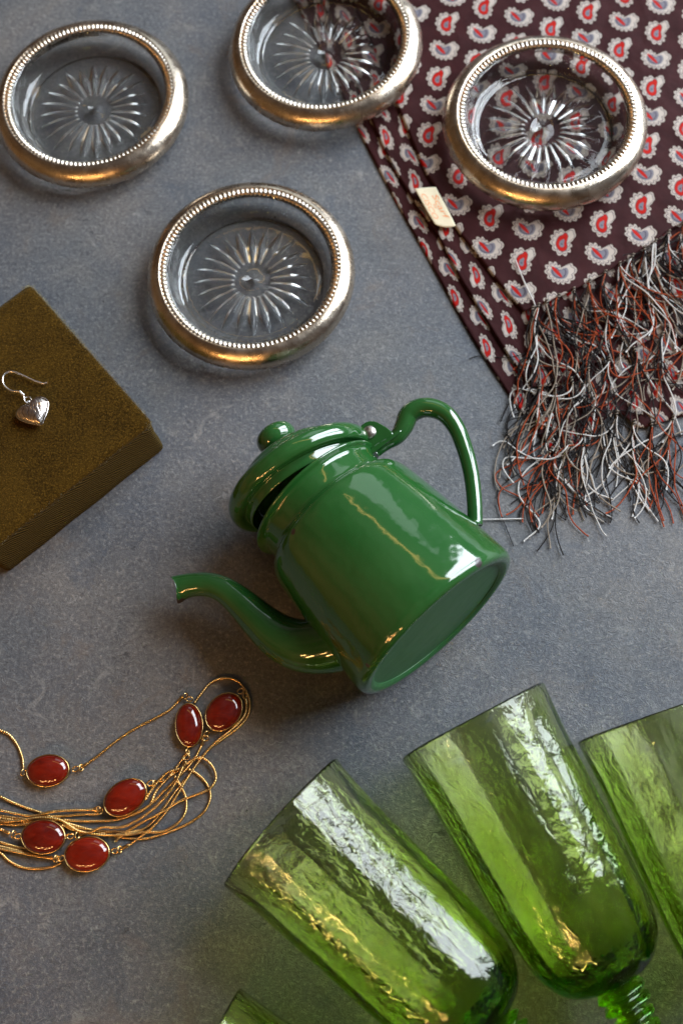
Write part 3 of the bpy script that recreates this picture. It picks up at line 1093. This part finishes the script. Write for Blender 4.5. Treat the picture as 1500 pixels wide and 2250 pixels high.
def densify(lp, step_=0.12):
    L = np.vstack([lp, lp[:1]])
    d = np.r_[0, np.cumsum(np.linalg.norm(np.diff(L, axis=0), axis=1))]
    n = int(d[-1]/step_)
    s_ = np.linspace(0, d[-1], n, endpoint=False)
    return np.stack([np.interp(s_, d, L[:, 0]), np.interp(s_, d, L[:, 1])], 1), s_


def boxw(p2, z):
    return np.c_[bxloc[0]+p2[:, 0]*ux[0]+p2[:, 1]*uy[0], bxloc[1]+p2[:, 0]*ux[1]+p2[:, 1]*uy[1], np.broadcast_to(z, len(p2))]


# side band
lp, ls = densify(rrect(lx/2+0.10, ly/2+0.10, 0.24))
levels = [(0.0, -0.05), (0.06, 0.0), (0.8, 0.015), (1.6, -0.01), (2.3, 0.01), (2.75, 0.0), (2.93, -0.05), (2.97, -0.14)]
nn = len(lp)
VV, UV = [], []
for z, o_ in levels:
    ctr = lp/np.linalg.norm(lp, axis=1)[:, None]
    wob = 0.015*np.sin(ls*2.1+z*3)
    VV.append(boxw(lp+ctr*(o_+wob)[:, None], z))
    UV.append(np.c_[ls, np.full(nn, z)])
V = np.vstack(VV)
F = grid_faces(len(levels), nn, wrap_v=True)
mesh('ribbed_side', V, F[:, ::-1].copy(), m_rib, box, uv=np.vstack(UV))
# padded velvet top
rings = [(0.03, 2.80), (0.045, 2.90), (0.02, 2.99), (-0.06, 3.05), (-0.2, 3.08), (-0.5, 3.09), (-1.2, 3.10), (-2.2, 3.10), (-3.2, 3.10), (-3.9, 3.10)]
VV = []
for o_, z in rings:
    sx = (lx/2+o_)/(lx/2)
    sy = (ly/2+o_)/(ly/2)
    VV.append(boxw(lp*[sx, sy], z+0.012*np.sin(ls*1.3)))
V = np.vstack(VV+[boxw(np.array([[0, 0]]), 3.1)])
F = [tuple(f) for f in grid_faces(len(rings), nn, wrap_v=True)[:, ::-1]]
k0 = (len(rings)-1)*nn
F += [(k0+(j+1) % nn, k0+j, len(V)-1)[::-1] for j in range(nn)]
top = mesh('velvet_top', V, F, m_velvet, box)
# short pile, mostly on the right edge, its lit sheen coloured in pale
m_pile, nt, out = newmat('lit_velvet_pile')
b = NB(nt)
c = coords(b)
b.prin(out, base=b.mix(b.noise(c, 4, 2), (0.10, 0.085, 0.03), (0.30, 0.28, 0.15)), rough=0.9, sheen=0.4)
rg = np.random.default_rng(9)
VV, FF, o_ = [], [], 0
for i in range(9000):
    j = rg.integers(nn)
    pz = rg.uniform(2.86, 3.06)
    bp = lp[j]+rg.normal(0, .05, 2)
    ctr = bp/np.linalg.norm(bp)
    if bp[0] > -lx/2+0.3 and rg.random() < 0.96:
        continue
    base_ = boxw((bp*[1.004, 1.004])[None], pz)[0]
    dirw = np.array([*(ctr[0]*ux+ctr[1]*uy), rg.uniform(0.2, 1.2)])+rg.normal(0, .35, 3)
    dirw /= np.linalg.norm(dirw)
    ln_ = rg.uniform(.04, .09)
    sd = np.cross(dirw, rg.normal(0, 1, 3))
    sd /= np.linalg.norm(sd)
    VV += [base_-sd*.009, base_+sd*.009, base_+dirw*ln_]
    FF.append((o_, o_+1, o_+2))
    o_ += 3
pile = mesh('edge_pile', np.array(VV), np.array(FF), m_pile, top)
pile['kind'] = 'stuff'

# ------------------------------------------------------------------ heart earring on the box
def Q8(x, y, z):
    return P(x/10, 790+y/10, z)


ear = thing('heart_earring', 'small engraved silver heart earring with a wire hook on the olive velvet box', 'earring', Q8(720, 1150, ZB+0.1))
hk = [(1040, 500), (1000, 515), (940, 525), (870, 505), (700, 440), (500, 345), (350, 285), (250, 262), (150, 280), (80, 345), (55, 430), (70, 520),
      (120, 600), (200, 660), (280, 690), (420, 700)]
zz = np.interp(np.arange(len(hk)), [0, 4, 9, 12, 15], [0.14, 0.20, 0.28, 0.26, 0.24])
ev, s_ = even(np.array([Q8(x, y, ZB+0.05+z) for (x, y), z in zip(hk, zz)]), 0.03)
V, F = tube(ev, 0.043, 10)
hook = mesh('ear_hook', V, F, m_wire, ear)
t_ = np.linspace(0, 1, 90)
ce = np.array([Q8(425, 695, ZB+0.28), Q8(530, 790, ZB+0.26)])
ax = ce[1]-ce[0]
L_ = np.linalg.norm(ax)
ax /= L_
s1 = np.cross(ax, [0, 0, 1])
s1 /= np.linalg.norm(s1)
s2 = np.cross(ax, s1)
coil = ce[0]+np.outer(t_*L_, ax)+0.05*(np.outer(np.cos(t_*2*np.pi*5), s1)+np.outer(np.sin(t_*2*np.pi*5), s2))
V, F = tube(coil, 0.022, 7)
mesh('wire_coil', V, F, m_wire, hook)
lp_ = [(525, 790), (530, 870), (560, 930), (610, 965), (660, 920), (690, 880), (660, 830), (610, 815), (565, 835)]
ev, s_ = even(np.array([Q8(x, y, ZB+0.30-0.01*i) for i, (x, y) in enumerate(lp_)]), 0.02)
V, F = tube(ev, 0.024, 8)
mesh('hook_loop', V, F, m_wire, hook)
th = np.linspace(0, 2*np.pi, 30, endpoint=False)
cR = Q8(615, 930, ZB+0.25)
V, F = tube(cR+0.085*np.outer(np.cos(th), [0.6, -0.4, 0.5])+0.085*np.outer(np.sin(th), [0.5, 0.8, 0.1]), 0.022, 8, closed=True)
mesh('jump_ring', V, F, m_wire, ear)
ho = [(915, 1455), (975, 1360), (1035, 1230), (1070, 1100), (1082, 990), (1050, 905), (960, 845), (860, 832), (770, 865), (700, 920), (650, 1000), (560, 1015),
      (460, 1065), (395, 1140), (368, 1220), (400, 1300), (500, 1365), (650, 1415), (800, 1445)]
hw = np.array([Q8(x, y, ZB+0.3)[:2] for x, y in ho])
hs = spl(hw, 96, closed=True)
hs[0] = hw[0]
ctr = np.array(Q8(770, 1140, ZB+0.3)[:2])
VV = []
nrh = 14
for sgn in (1, -1):
    for kq in range(nrh+1):
        rho = math.sin(kq/nrh*math.pi/2)
        h_ = 0.30*(max(0, 1-rho**2.4))**0.55
        ring = ctr+(hs-ctr)*rho
        VV.append(np.c_[ring, np.full(len(hs), ZB+0.38+sgn*h_)])
V = np.vstack(VV)
nh = len(hs)
F1 = grid_faces(nrh+1, nh, wrap_v=True)
F2 = grid_faces(nrh+1, nh, wrap_v=True, off=(nrh+1)*nh)[:, ::-1]
heart = mesh('heart_pendant', V, np.vstack([F1, F2]), m_heart, ear)
V, F = tube(np.c_[ctr+(hs-ctr)*0.985, np.full(nh, ZB+0.39)], 0.03, 7, closed=True)
mesh('heart_border', V, F, m_heart, heart)

# ------------------------------------------------------------------ red stone necklace
def Q6(x, y, z=0.09):
    return P(x/2.5, 1450+y/2.5, z)


neck = thing('necklace', 'long gold chain necklace with six oval red stones lying in loops', 'necklace', Q6(640, 800, 0))
CR = 0.064


def chain(pts, lay, z0=0.07, lay_end=None):
    P3 = np.array([Q6(x, y, z0+lay) for x, y in pts])
    if lay_end is not None:
        P3[:, 2] = z0+np.linspace(lay, lay_end, len(pts))
    ev, s_ = even(P3, 0.019)
    ev[:, 2] += 0.012*np.sin(s_*2.3+lay*30)
    rr_ = CR*(1.04-0.28*(1-np.abs(np.sin(s_*math.pi/0.10))))
    V, F = tube(ev, rr_, 8)
    return mesh('chain', V, F, m_gold, neck)


def cap_(a_, b_, z=0.10):
    p0, p1 = Q6(*a_, z), Q6(*b_, z)
    t = np.linspace(0, 1, 12)
    rr_ = np.interp(t, [0, .1, .2, .85, .92, 1], [.055, .085, .078, .07, .05, .04])
    V, F = tube(p0+np.outer(t, p1-p0), rr_, 12)
    mesh('end_cap', V, F, m_gold, neck)


def link_(a_, r=0.115, z=0.13, tilt=0.25, ang=0.0, w=0.032):
    c0 = Q6(*a_, z)
    th = np.linspace(0, 2*np.pi, 26, endpoint=False)
    e1 = np.array([math.cos(ang), math.sin(ang), 0])
    e2 = np.array([-math.sin(ang)*math.cos(tilt), math.cos(ang)*math.cos(tilt), math.sin(tilt)])
    V, F = tube(c0+r*1.15*np.outer(np.cos(th), e1)+r*0.85*np.outer(np.sin(th), e2), w, 7, closed=True)
    mesh('link_ring', V, F, m_gold, neck)


def stone(cx_, cy_, lx_, ly_, deg, z=0.02, tilt=(0, 0)):
    """centre and half axes in the enlarged-photo pixels of the cut"""
    k_ = 1/2.5/56.5
    a_, b_ = lx_*k_, ly_*k_
    c0 = Q6(cx_, cy_, 0.22+z)
    th = np.linspace(0, 2*np.pi, 64, endpoint=False)
    cd, sdn = math.cos(math.radians(deg)), math.sin(math.radians(deg))

    def ring(ka, z_):
        x = (a_+ka)*np.cos(th)
        y = (b_+ka)*np.sin(th)
        zz_ = z_+x*tilt[0]+y*tilt[1]
        return np.c_[c0[0]+x*cd-y*sdn, c0[1]+x*sdn+y*cd, zz_]
    pr = [(-0.3, z+0.01), (-0.08, z+0.01), (-0.01, z+0.04), (0.0, z+0.30), (-0.012, z+0.335), (-0.045, z+0.34), (-0.06, z+0.31), (-0.07, z+0.22), (-0.3, z+0.2)]
    V = np.vstack([ring(o_, zz_) for o_, zz_ in pr])
    F = grid_faces(len(pr), 64, wrap_v=True)[:, ::-1]
    F = [tuple(f) for f in F]+[tuple(range(64))]
    st = mesh('gem_setting', V, F, m_gold, neck)
    VV = []
    nd = 12
    for i in range(nd):
        rho = math.cos(i/(nd)*math.pi/2)
        h_ = math.sin(i/(nd)*math.pi/2)
        x = (a_-0.055)*rho*np.cos(th)
        y = (b_-0.055)*rho*np.sin(th)
        zz_ = z+0.29+0.29*h_+x*tilt[0]+y*tilt[1]
        VV.append(np.c_[c0[0]+x*cd-y*sdn, c0[1]+x*sdn+y*cd, zz_])
    VV.append(np.array([[c0[0], c0[1], z+0.58]]))
    V = np.vstack(VV)
    F = [tuple(f) for f in grid_faces(nd, 64, wrap_v=True)]
    k0_ = (nd-1)*64
    F += [(k0_+(j+1) % 64, k0_+j, len(V)-1) for j in range(64)]
    mesh('red_stone', V, F, m_stone, st)


chain([(-120, 380), (-60, 372), (0, 388), (50, 412), (95, 470), (122, 540), (129, 596)], 0.0)
chain([(478, 573), (560, 510), (640, 445), (740, 378), (850, 322), (930, 276), (975, 232)], 0.0)
chain([(1068, 238), (1110, 180), (1160, 125), (1230, 100), (1300, 115), (1350, 170), (1372, 240), (1360, 310), (1310, 370), (1230, 430), (1150, 490), (1090, 560),
       (1040, 630), (960, 730), (900, 815), (830, 900), (760, 938), (640, 945), (520, 938), (440, 918), (360, 895), (250, 850), (140, 812), (60, 780), (0, 752), (-100, 720)], 0.02, lay_end=0.03)
chain([(1355, 240), (1345, 300), (1290, 368), (1190, 448), (1110, 535), (1035, 640), (975, 740), (908, 842), (835, 922), (765, 978), (712, 1018)], 0.13)
chain([(1106, 474), (1060, 556), (985, 640), (900, 722), (820, 800), (700, 862), (600, 884), (450, 886), (300, 880), (150, 890), (0, 872), (-100, 860)], 0.12, lay_end=0.02)
chain([(1004, 590), (962, 680), (900, 762), (820, 838), (720, 900), (650, 922), (560, 922), (484, 952)], 0.24)
chain([(850, 672), (905, 662), (950, 630), (1000, 603), (1050, 607), (1110, 650), (1145, 700), (1155, 760), (1125, 830), (1060, 885), (980, 925), (900, 955), (800, 982), (700, 980), (590, 960), (480, 930), (380, 915), (260, 890)], 0.01)
chain([(800, 770), (830, 720), (880, 655), (930, 615), (990, 598), (1040, 560), (1100, 538), (1150, 565), (1183, 622), (1180, 672), (1140, 716), (1070, 745), (985, 780),
       (900, 832), (800, 884), (700, 940), (630, 1000)], 0.14)
chain([(960, 640), (995, 700), (1020, 760), (1020, 830), (985, 890), (905, 940), (820, 948), (700, 950), (600, 968)], 0.10)
chain([(1040, 500), (985, 570), (930, 640), (860, 720), (820, 800), (740, 850), (640, 868)], 0.06)
chain([(512, 825), (380, 828), (280, 836), (180, 858), (80, 845), (0, 828), (-100, 820)], 0.13)
chain([(540, 848), (450, 850), (350, 858), (250, 862), (130, 872), (0, 858), (-100, 850)], 0.03)
chain([(-100, 915), (0, 902), (80, 908), (200, 900), (320, 905), (400, 935), (480, 948)], 0.06)
chain([(-100, 868), (0, 888), (100, 884), (220, 868), (330, 880), (430, 940), (560, 962), (700, 962), (800, 945)], 0.16)
chain([(-100, 905), (-30, 920), (30, 942)], 0.04)
chain([(-100, 985), (0, 1002), (60, 1020), (120, 1034), (200, 1040)], 0.0)
chain([(-100, 1010), (0, 1026), (100, 1050), (200, 1078), (262, 1088)], 0.05)
chain([(-100, 1015), (0, 1060), (50, 1105), (120, 1140), (200, 1149), (280, 1140), (340, 1116)], 0.0)
chain([(-100, 1030), (0, 1040), (120, 1062), (230, 1084), (330, 1092)], 0.12)
for a_, b_ in [((446, 590), (486, 568)), ((1002, 200), (972, 236)), ((1348, 212), (1355, 245)), ((662, 1042), (712, 1016)), ((1122, 438), (1104, 478)),
               ((1020, 556), (1002, 594)), ((440, 962), (484, 952)), ((536, 826), (500, 822)), ((55, 955), (20, 940)), ((296, 1090), (250, 1088))]:
    cap_(a_, b_, 0.17)
for a_, an in [((128, 620), 1.4), ((416, 600), 0.4), ((446, 594), 1.6), ((1040, 216), 0), ((1016, 200), 1.0), ((1322, 172), .6), ((1345, 195), 1.5), ((632, 1050), .3), ((657, 1044), 1.6),
               ((1135, 408), 1.0), ((1128, 432), .2), ((1030, 508), 1.5), ((1022, 535), .2), ((386, 970), .2), ((425, 966), 1.5), ((826, 678), .4), ((848, 682), 1.5),
               ((551, 832), 1.2), ((535, 822), .2), ((98, 970), .2), ((75, 960), 1.5), ((338, 1092), .4), ((308, 1094), 1.5)]:
    link_(a_, ang=an, tilt=0.25 if an < 1 else 0.9, z=0.2, r=0.12)
stone(265, 610, 128, 94, 4)
stone(1040, 360, 130, 84, 96, 0.02, (0.0, 0.06))
stone(1231, 287, 126, 100, 47, 0.05)
stone(690, 757, 134, 96, 33, 0.10, (0, 0.10))
stone(240, 973, 130, 96, -4, 0.16)
stone(480, 1068, 132, 98, 6, 0.04)

# ------------------------------------------------------------------ green enamel teapot lying on its side
Bc = P(966, 1378, 3.95)
Nc = P(729, 1126, 3.35)
axd = Nc-Bc
axd[2] = 0
axd /= np.linalg.norm(axd)
al = math.radians(6.3)
Zl = np.array([axd[0]*math.cos(al), axd[1]*math.cos(al), -math.sin(al)])
side = np.cross([0, 0, 1], Zl)
side /= np.linalg.norm(side)
if np.dot(side, P(500, 1350, 0)-Bc) < 0:
    side = -side
upv = np.cross(Zl, side)
if upv[2] < 0:
    upv = -upv
roll = math.radians(9)
Xl = side*math.cos(roll)-upv*math.sin(roll)
Yl = np.cross(Zl, Xl)
pot = thing('teapot', 'chipped green enamel teapot lying on its side with its hinged lid ajar', 'teapot', (0, 0, 0))
pot['_o'] = [0.0, 0.0, 0.0]
pot.matrix_world = Matrix([[Xl[0], Yl[0], Zl[0], Bc[0]*S], [Xl[1], Yl[1], Zl[1], Bc[1]*S], [Xl[2], Yl[2], Zl[2], (3.93*math.cos(al))*S], [0, 0, 0, 1]])
Minv = np.linalg.inv(np.array([Xl, Yl, Zl]).T)
Bw = np.array([Bc[0], Bc[1], 3.93*math.cos(al)])


def to_local(px, py, rad, a):
    """spot on the body near photo pixel: search the height where it meets radius rad"""
    best = None
    for z in np.linspace(2, 9, 281):
        l_ = Minv @ (P(px, py, z)-Bw)
        e_ = abs(math.hypot(l_[0], l_[1])-np.interp(l_[2], a[1], a[0]))
        if (best is None or e_ < best[0]) and -0.2 < l_[2] < 9 and P(px, py, z)[2] > 3.5:
            best = (e_, l_)
    return best[1]


bprof = [(0.01, 0.16), (1.5, 0.16), (3.1, 0.15), (3.28, 0.11), (3.42, 0.03), (3.60, 0.0), (3.78, 0.04), (3.89, 0.16), (3.94, 0.36), (3.93, 0.8), (3.86, 2.0), (3.72, 3.8), (3.58, 5.2),
         (3.50, 5.75), (3.38, 6.08), (3.18, 6.26), (3.02, 6.34), (2.96, 6.44), (2.93, 6.6), (2.92, 7.0), (2.94, 7.2), (3.02, 7.30), (3.14, 7.36), (3.18, 7.42), (3.14, 7.48), (3.0, 7.48),
         (2.86, 7.40), (2.82, 7.1), (2.82, 6.5), (3.1, 6.15), (3.38, 5.7), (3.6, 3.8), (3.8, 0.8), (3.6, 0.3), (0.01, 0.28)]
bp_ = spl(bprof, 150)
bp_[:, 0] = np.maximum(bp_[:, 0], 0.004)
V, F = lathe(bp_, 128)
arr = (np.array([3.94, 3.93, 3.86, 3.72, 3.58, 3.5, 3.2, 2.93]), np.array([0.3, .8, 2, 3.8, 5.2, 5.75, 6.26, 6.6]))
sp1 = to_local(646, 1169, 3.5, arr)
sp2 = to_local(1065, 1247, 3.9, arr)
sp2 = np.array([-2.58, 2.86, 0.16])
m_en_body = enamel('green_enamel_body', [(*sp1, 0.13), (*sp2, 0.19), (3.1, 0.6, 7.45, .1), (3.55, -1.7, 0.4, 0.05), (0.5, 3.0, 7.4, 0.07), (2.9, 2.65, 0.25, 0.1), (-1.2, 3.0, 7.42, 0.08)], dull_base=True)
body = mesh('pot_body', V, F, m_en_body, pot)
m_en = enamel('green_enamel', [(-5.6, 0.25, 7.3, 0.16), (6.80, 0.1, 9.38, 0.26), (7.2, 0.0, 8.28, 0.34), (6.95, 0.55, 8.8, 0.22), (6.95, -0.55, 8.8, 0.22)])
# spout: tapering S tube, open lipped mouth
sc_ = [(3.1, 2.3), (3.9, 2.75), (4.55, 3.35), (4.95, 4.2), (5.12, 5.2), (5.22, 6.3), (5.38, 7.2), (5.72, 7.9), (6.25, 8.42), (6.66, 8.68), (6.88, 8.78)]
sr_ = [1.25, 1.16, 1.06, 0.93, 0.78, 0.65, 0.56, 0.51, 0.50, 0.54, 0.60]
cs = spl(np.c_[np.array(sc_), np.array(sr_)], 70)
pts = np.c_[cs[:, 0], np.zeros(70), cs[:, 1]]
V, F = tube(pts, cs[:, 2], 40, cap=False, up=(0, 1, 0))
# ragged beak: pull the mouth into a lip
V = V.reshape(70, 40, 3)
T = np.array([0.93, 0, 0.35])
ths = np.linspace(0, 2*np.pi, 40, endpoint=False)
for i in range(62, 70):
    f_ = (i-61)/8
    # the side facing away from the pot mouth sticks out, the two flanks dip back
    dip = 0.30*np.abs(np.cos(ths))**2-0.12
    V[i] += np.outer(-dip*f_**2, T)
Vi = pts[:, None, :]+(V-pts[:, None, :])*np.linspace(0.9, 0.86, 70)[:, None, None]
Vi[-1] = V[-1]*0.55+Vi[-1]*0.45
V2 = np.vstack([V.reshape(-1, 3), Vi[::-1].reshape(-1, 3)])
F = grid_faces(140, 40, wrap_v=True)
mesh('spout', V2, F, m_en, pot)
# handle tube
hc = [(-3.05, 7.15), (-3.55, 7.12), (-4.15, 7.02), (-4.65, 7.15), (-5.20, 7.38), (-5.82, 7.12), (-6.18, 6.45), (-6.13, 5.65), (-5.80, 4.8), (-5.25, 3.8), (-4.55, 2.85), (-3.80, 2.0)]
hr = [0.22, 0.26, 0.33, 0.40, 0.43, 0.42, 0.39, 0.36, 0.34, 0.32, 0.31, 0.30]
hq = spl(np.c_[np.array(hc), np.array(hr)], 80)
V, F = tube(np.c_[hq[:, 0], np.zeros(80), hq[:, 1]], hq[:, 2], 24, up=(0, 1, 0))
V = np.array(V)
handle = mesh('handle', V, F, m_en, pot)
# hinge: two ears on the strap, rivet through them
def slab(outline, y0, y1, bev=0.03):
    n = len(outline)
    o_ = np.array(outline)
    c0 = o_.mean(0)
    inn = c0+(o_-c0)*(1-bev*2)
    VV = [np.c_[inn[:, 0], np.full(n, y0), inn[:, 1]], np.c_[o_[:, 0], np.full(n, y0+bev), o_[:, 1]], np.c_[o_[:, 0], np.full(n, y1-bev), o_[:, 1]], np.c_[inn[:, 0], np.full(n, y1), inn[:, 1]]]
    F = [tuple(f) for f in grid_faces(4, n, wrap_v=True)]+[tuple(range(n))[::-1], tuple(range(3*n, 4*n))]
    return np.vstack(VV), F


ear_o = spl([(-2.95, 7.30), (-3.4, 7.2), (-4.0, 7.05), (-4.08, 7.3), (-3.98, 7.85), (-3.78, 8.20), (-3.42, 8.33), (-3.06, 8.18), (-2.95, 7.75)], 36, closed=True)
e1 = slab(ear_o, 0.30, 0.40)
e2 = slab(ear_o, -0.40, -0.30)
st_ = slab(spl([(-2.7, 7.30), (-3.4, 7.22), (-4.3, 7.05), (-4.3, 6.92), (-3.4, 7.02), (-2.7, 7.12)], 26, closed=True), -0.38, 0.38)
V, F = merge([e1, e2, st_])
hinge = mesh('hinge_bracket', V, F, m_en, pot, smooth=False)
rv = spl([(0.001, 0.18), (0.16, 0.15), (0.26, 0.08), (0.28, 0.0), (0.1, -0.02), (0.09, -0.9), (0.22, -0.92), (0.2, -1.0), (0.001, -1.05)], 30)
V, F = lathe(rv, 28)
V = np.c_[V[:, 0]-3.42, (V[:, 2]+0.41), V[:, 1]+7.84]
# find which y side faces up
if Yl[2] < 0:
    V[:, 1] = -V[:, 1]
mesh('rivet', V, F, m_rivet, hinge)
# lid, ajar on the hinge
lprof = [(0.01, 1.15), (2.2, 0.6), (2.62, -0.15), (2.70, -0.32), (2.76, -0.30), (2.80, 0.0), (2.86, 0.06), (3.05, 0.02), (3.22, 0.05), (3.34, 0.2), (3.38, 0.42), (3.32, 0.66), (3.14, 0.86), (2.92, 0.93), (2.72, 0.93),
         (2.58, 0.99), (2.44, 1.18), (2.26, 1.42), (1.9, 1.64), (1.4, 1.80), (0.9, 1.90), (0.75, 1.94), (0.62, 2.02), (0.58, 2.12), (0.64, 2.22), (0.76, 2.30), (0.86, 2.50), (0.87, 2.72), (0.78, 2.94), (0.58, 3.08), (0.3, 3.16), (0.004, 3.19)]
lpq = spl(lprof, 140)
lpq[:, 0] = np.maximum(lpq[:, 0], 0.004)
kn = int(np.argmax(lpq[:, 1] > 2.05))
op = math.radians(10.5)
hx, hz = -3.42, 7.84


def lidpose(V):
    x, y, z = V[:, 0], V[:, 1], V[:, 2]+7.52
    dx, dz = x-hx, z-hz
    return np.c_[hx+dx*math.cos(op)-dz*math.sin(op), y, hz+dx*math.sin(op)+dz*math.cos(op)]


V, F = lathe(lpq[:kn+1], 128)
lid = mesh('lid', lidpose(V), F, m_en, pot)
V, F = lathe(lpq[kn:], 64)
mesh('lid_knob', lidpose(V), F, m_en, lid)
V, F = slab(spl([(-2.9, 8.0), (-3.2, 8.12), (-3.5, 8.08), (-3.62, 7.85), (-3.5, 7.65), (-3.2, 7.62), (-2.9, 7.8), (-2.5, 7.9), (-2.4, 8.05)], 30, closed=True), -0.26, 0.26)
mesh('lid_tongue', V, F, m_en, lid)

# ------------------------------------------------------------------ green glass goblets
def make_goblet():
    t = thing('goblet', 'x', 'goblet', (0, 0, 0), 'green hammered glass goblets fanned out on the surface')
    L0 = 5.0
    o_ = [(0.55, L0-0.25), (1.0, L0-0.1), (1.6, L0+0.12), (2.02, L0+0.50), (2.34, L0+1.05), (2.52, L0+1.8), (2.66, L0+3.2), (2.74, L0+5.0), (2.82, L0+6.8), (2.92, L0+8.6), (3.04, L0+9.7), (3.11, L0+10.2)]
    i_ = [(3.06, L0+10.27), (3.00, L0+10.2), (2.91, L0+9.7), (2.78, L0+8.6), (2.65, L0+6.8), (2.55, L0+5.0), (2.45, L0+3.2), (2.28, L0+1.9), (2.0, L0+1.2), (1.5, L0+0.7), (0.8, L0+0.5), (0.01, L0+0.45)]
    po, pi = spl(o_, 90), spl(i_, 90)
    prof = np.vstack([po, pi])
    prof[:, 0] = np.maximum(prof[:, 0], 0.005)
    inner = np.r_[np.zeros(90), np.ones(90)]

    def mod(r, z, th):
        u = np.clip((z-L0-0.3)/1.5, 0, 1)*np.clip((L0+10.15-z)/1.2, 0, 1)
        fl = np.abs(np.cos(th*6))-0.64
        rip = vnoise(th*5.0, z*0.9, 4, 2)
        rip2 = vnoise(np.cos(th)*7, z*2.6+np.sin(th)*7, 14, 2)
        inn = inner[:, None]
        r = r + u*(0.085*fl*(1-inn)-0.03*fl*inn) + u*(0.014*rip+0.010*rip2)*(0.6+0.8*inn)*np.clip(r, 0, 1)
        z = z + 0.02*np.sin(th*3+1)*(z > L0+9)
        return r, z
    V, F = lathe(prof, 216, mod=mod)
    mesh('bowl', V, F, m_green, t)
    zz_ = np.linspace(0.9, L0-0.28, 90)
    rr_ = 0.62+0.16*np.cos((zz_-0.9)*2*np.pi/0.46)+0.20*np.exp(-((zz_-4.4)/0.5)**2)+0.14*np.exp(-((zz_-1.0)/0.4)**2)
    prof = np.vstack([[0.004, 0.9], np.c_[rr_, zz_], [0.004, L0-0.28]])
    V, F = lathe(prof, 60, mod=lambda r, z, th: (r*(1+0.05*np.cos(6*th)), z))
    mesh('stem', V, F, m_green, t)
    prof = spl([(0.004, 0.12), (1.5, 0.08), (2.8, 0.0), (3.05, 0.02), (3.11, 0.12), (3.0, 0.22), (2.2, 0.34), (1.2, 0.52), (0.8, 0.75), (0.6, 0.86), (0.004, 0.88)], 60)
    prof[:, 0] = np.maximum(prof[:, 0], 0.004)
    V, F = lathe(prof, 96)
    mesh('foot', V, F, m_green, t)
    return t


gob = make_goblet()
GL = [(1040, 1588, 1285, 2037, 20, 'green glass goblet with its whole rim and bowl in view, between two other goblets'),
      (620, 1806, 1000, 2172, 75, 'green glass goblet nearest the necklace, gold lamp glints all over its bowl'),
      (1437, 1573, 1637, 2035, 140, 'green glass goblet cut off by the right edge'),
      (436, 2364, 696, 2516, 200, 'green glass goblet of which only a corner of rim shows at the bottom edge')]
for i, (rx, ry, bx, by, rot, lab) in enumerate(GL):
    o = gob if i == 0 else copy_tree(gob)
    zc = 3.13
    r0, r1 = P(rx, ry, zc), P(bx, by, zc)
    d = r0-r1
    d[2] = 0
    d /= np.linalg.norm(d)
    org = r0-d*15.2
    z_ = Vector(d)
    q_ = z_.to_track_quat('Z', 'Y').to_matrix().to_4x4() @ Matrix.Rotation(math.radians(rot), 4, 'Z')
    o.matrix_world = Matrix.Translation(Vector((org[0]*S, org[1]*S, zc*S))) @ q_
    o['label'] = lab

for o in list(bpy.data.objects):
    if '_o' in o:
        del o['_o']
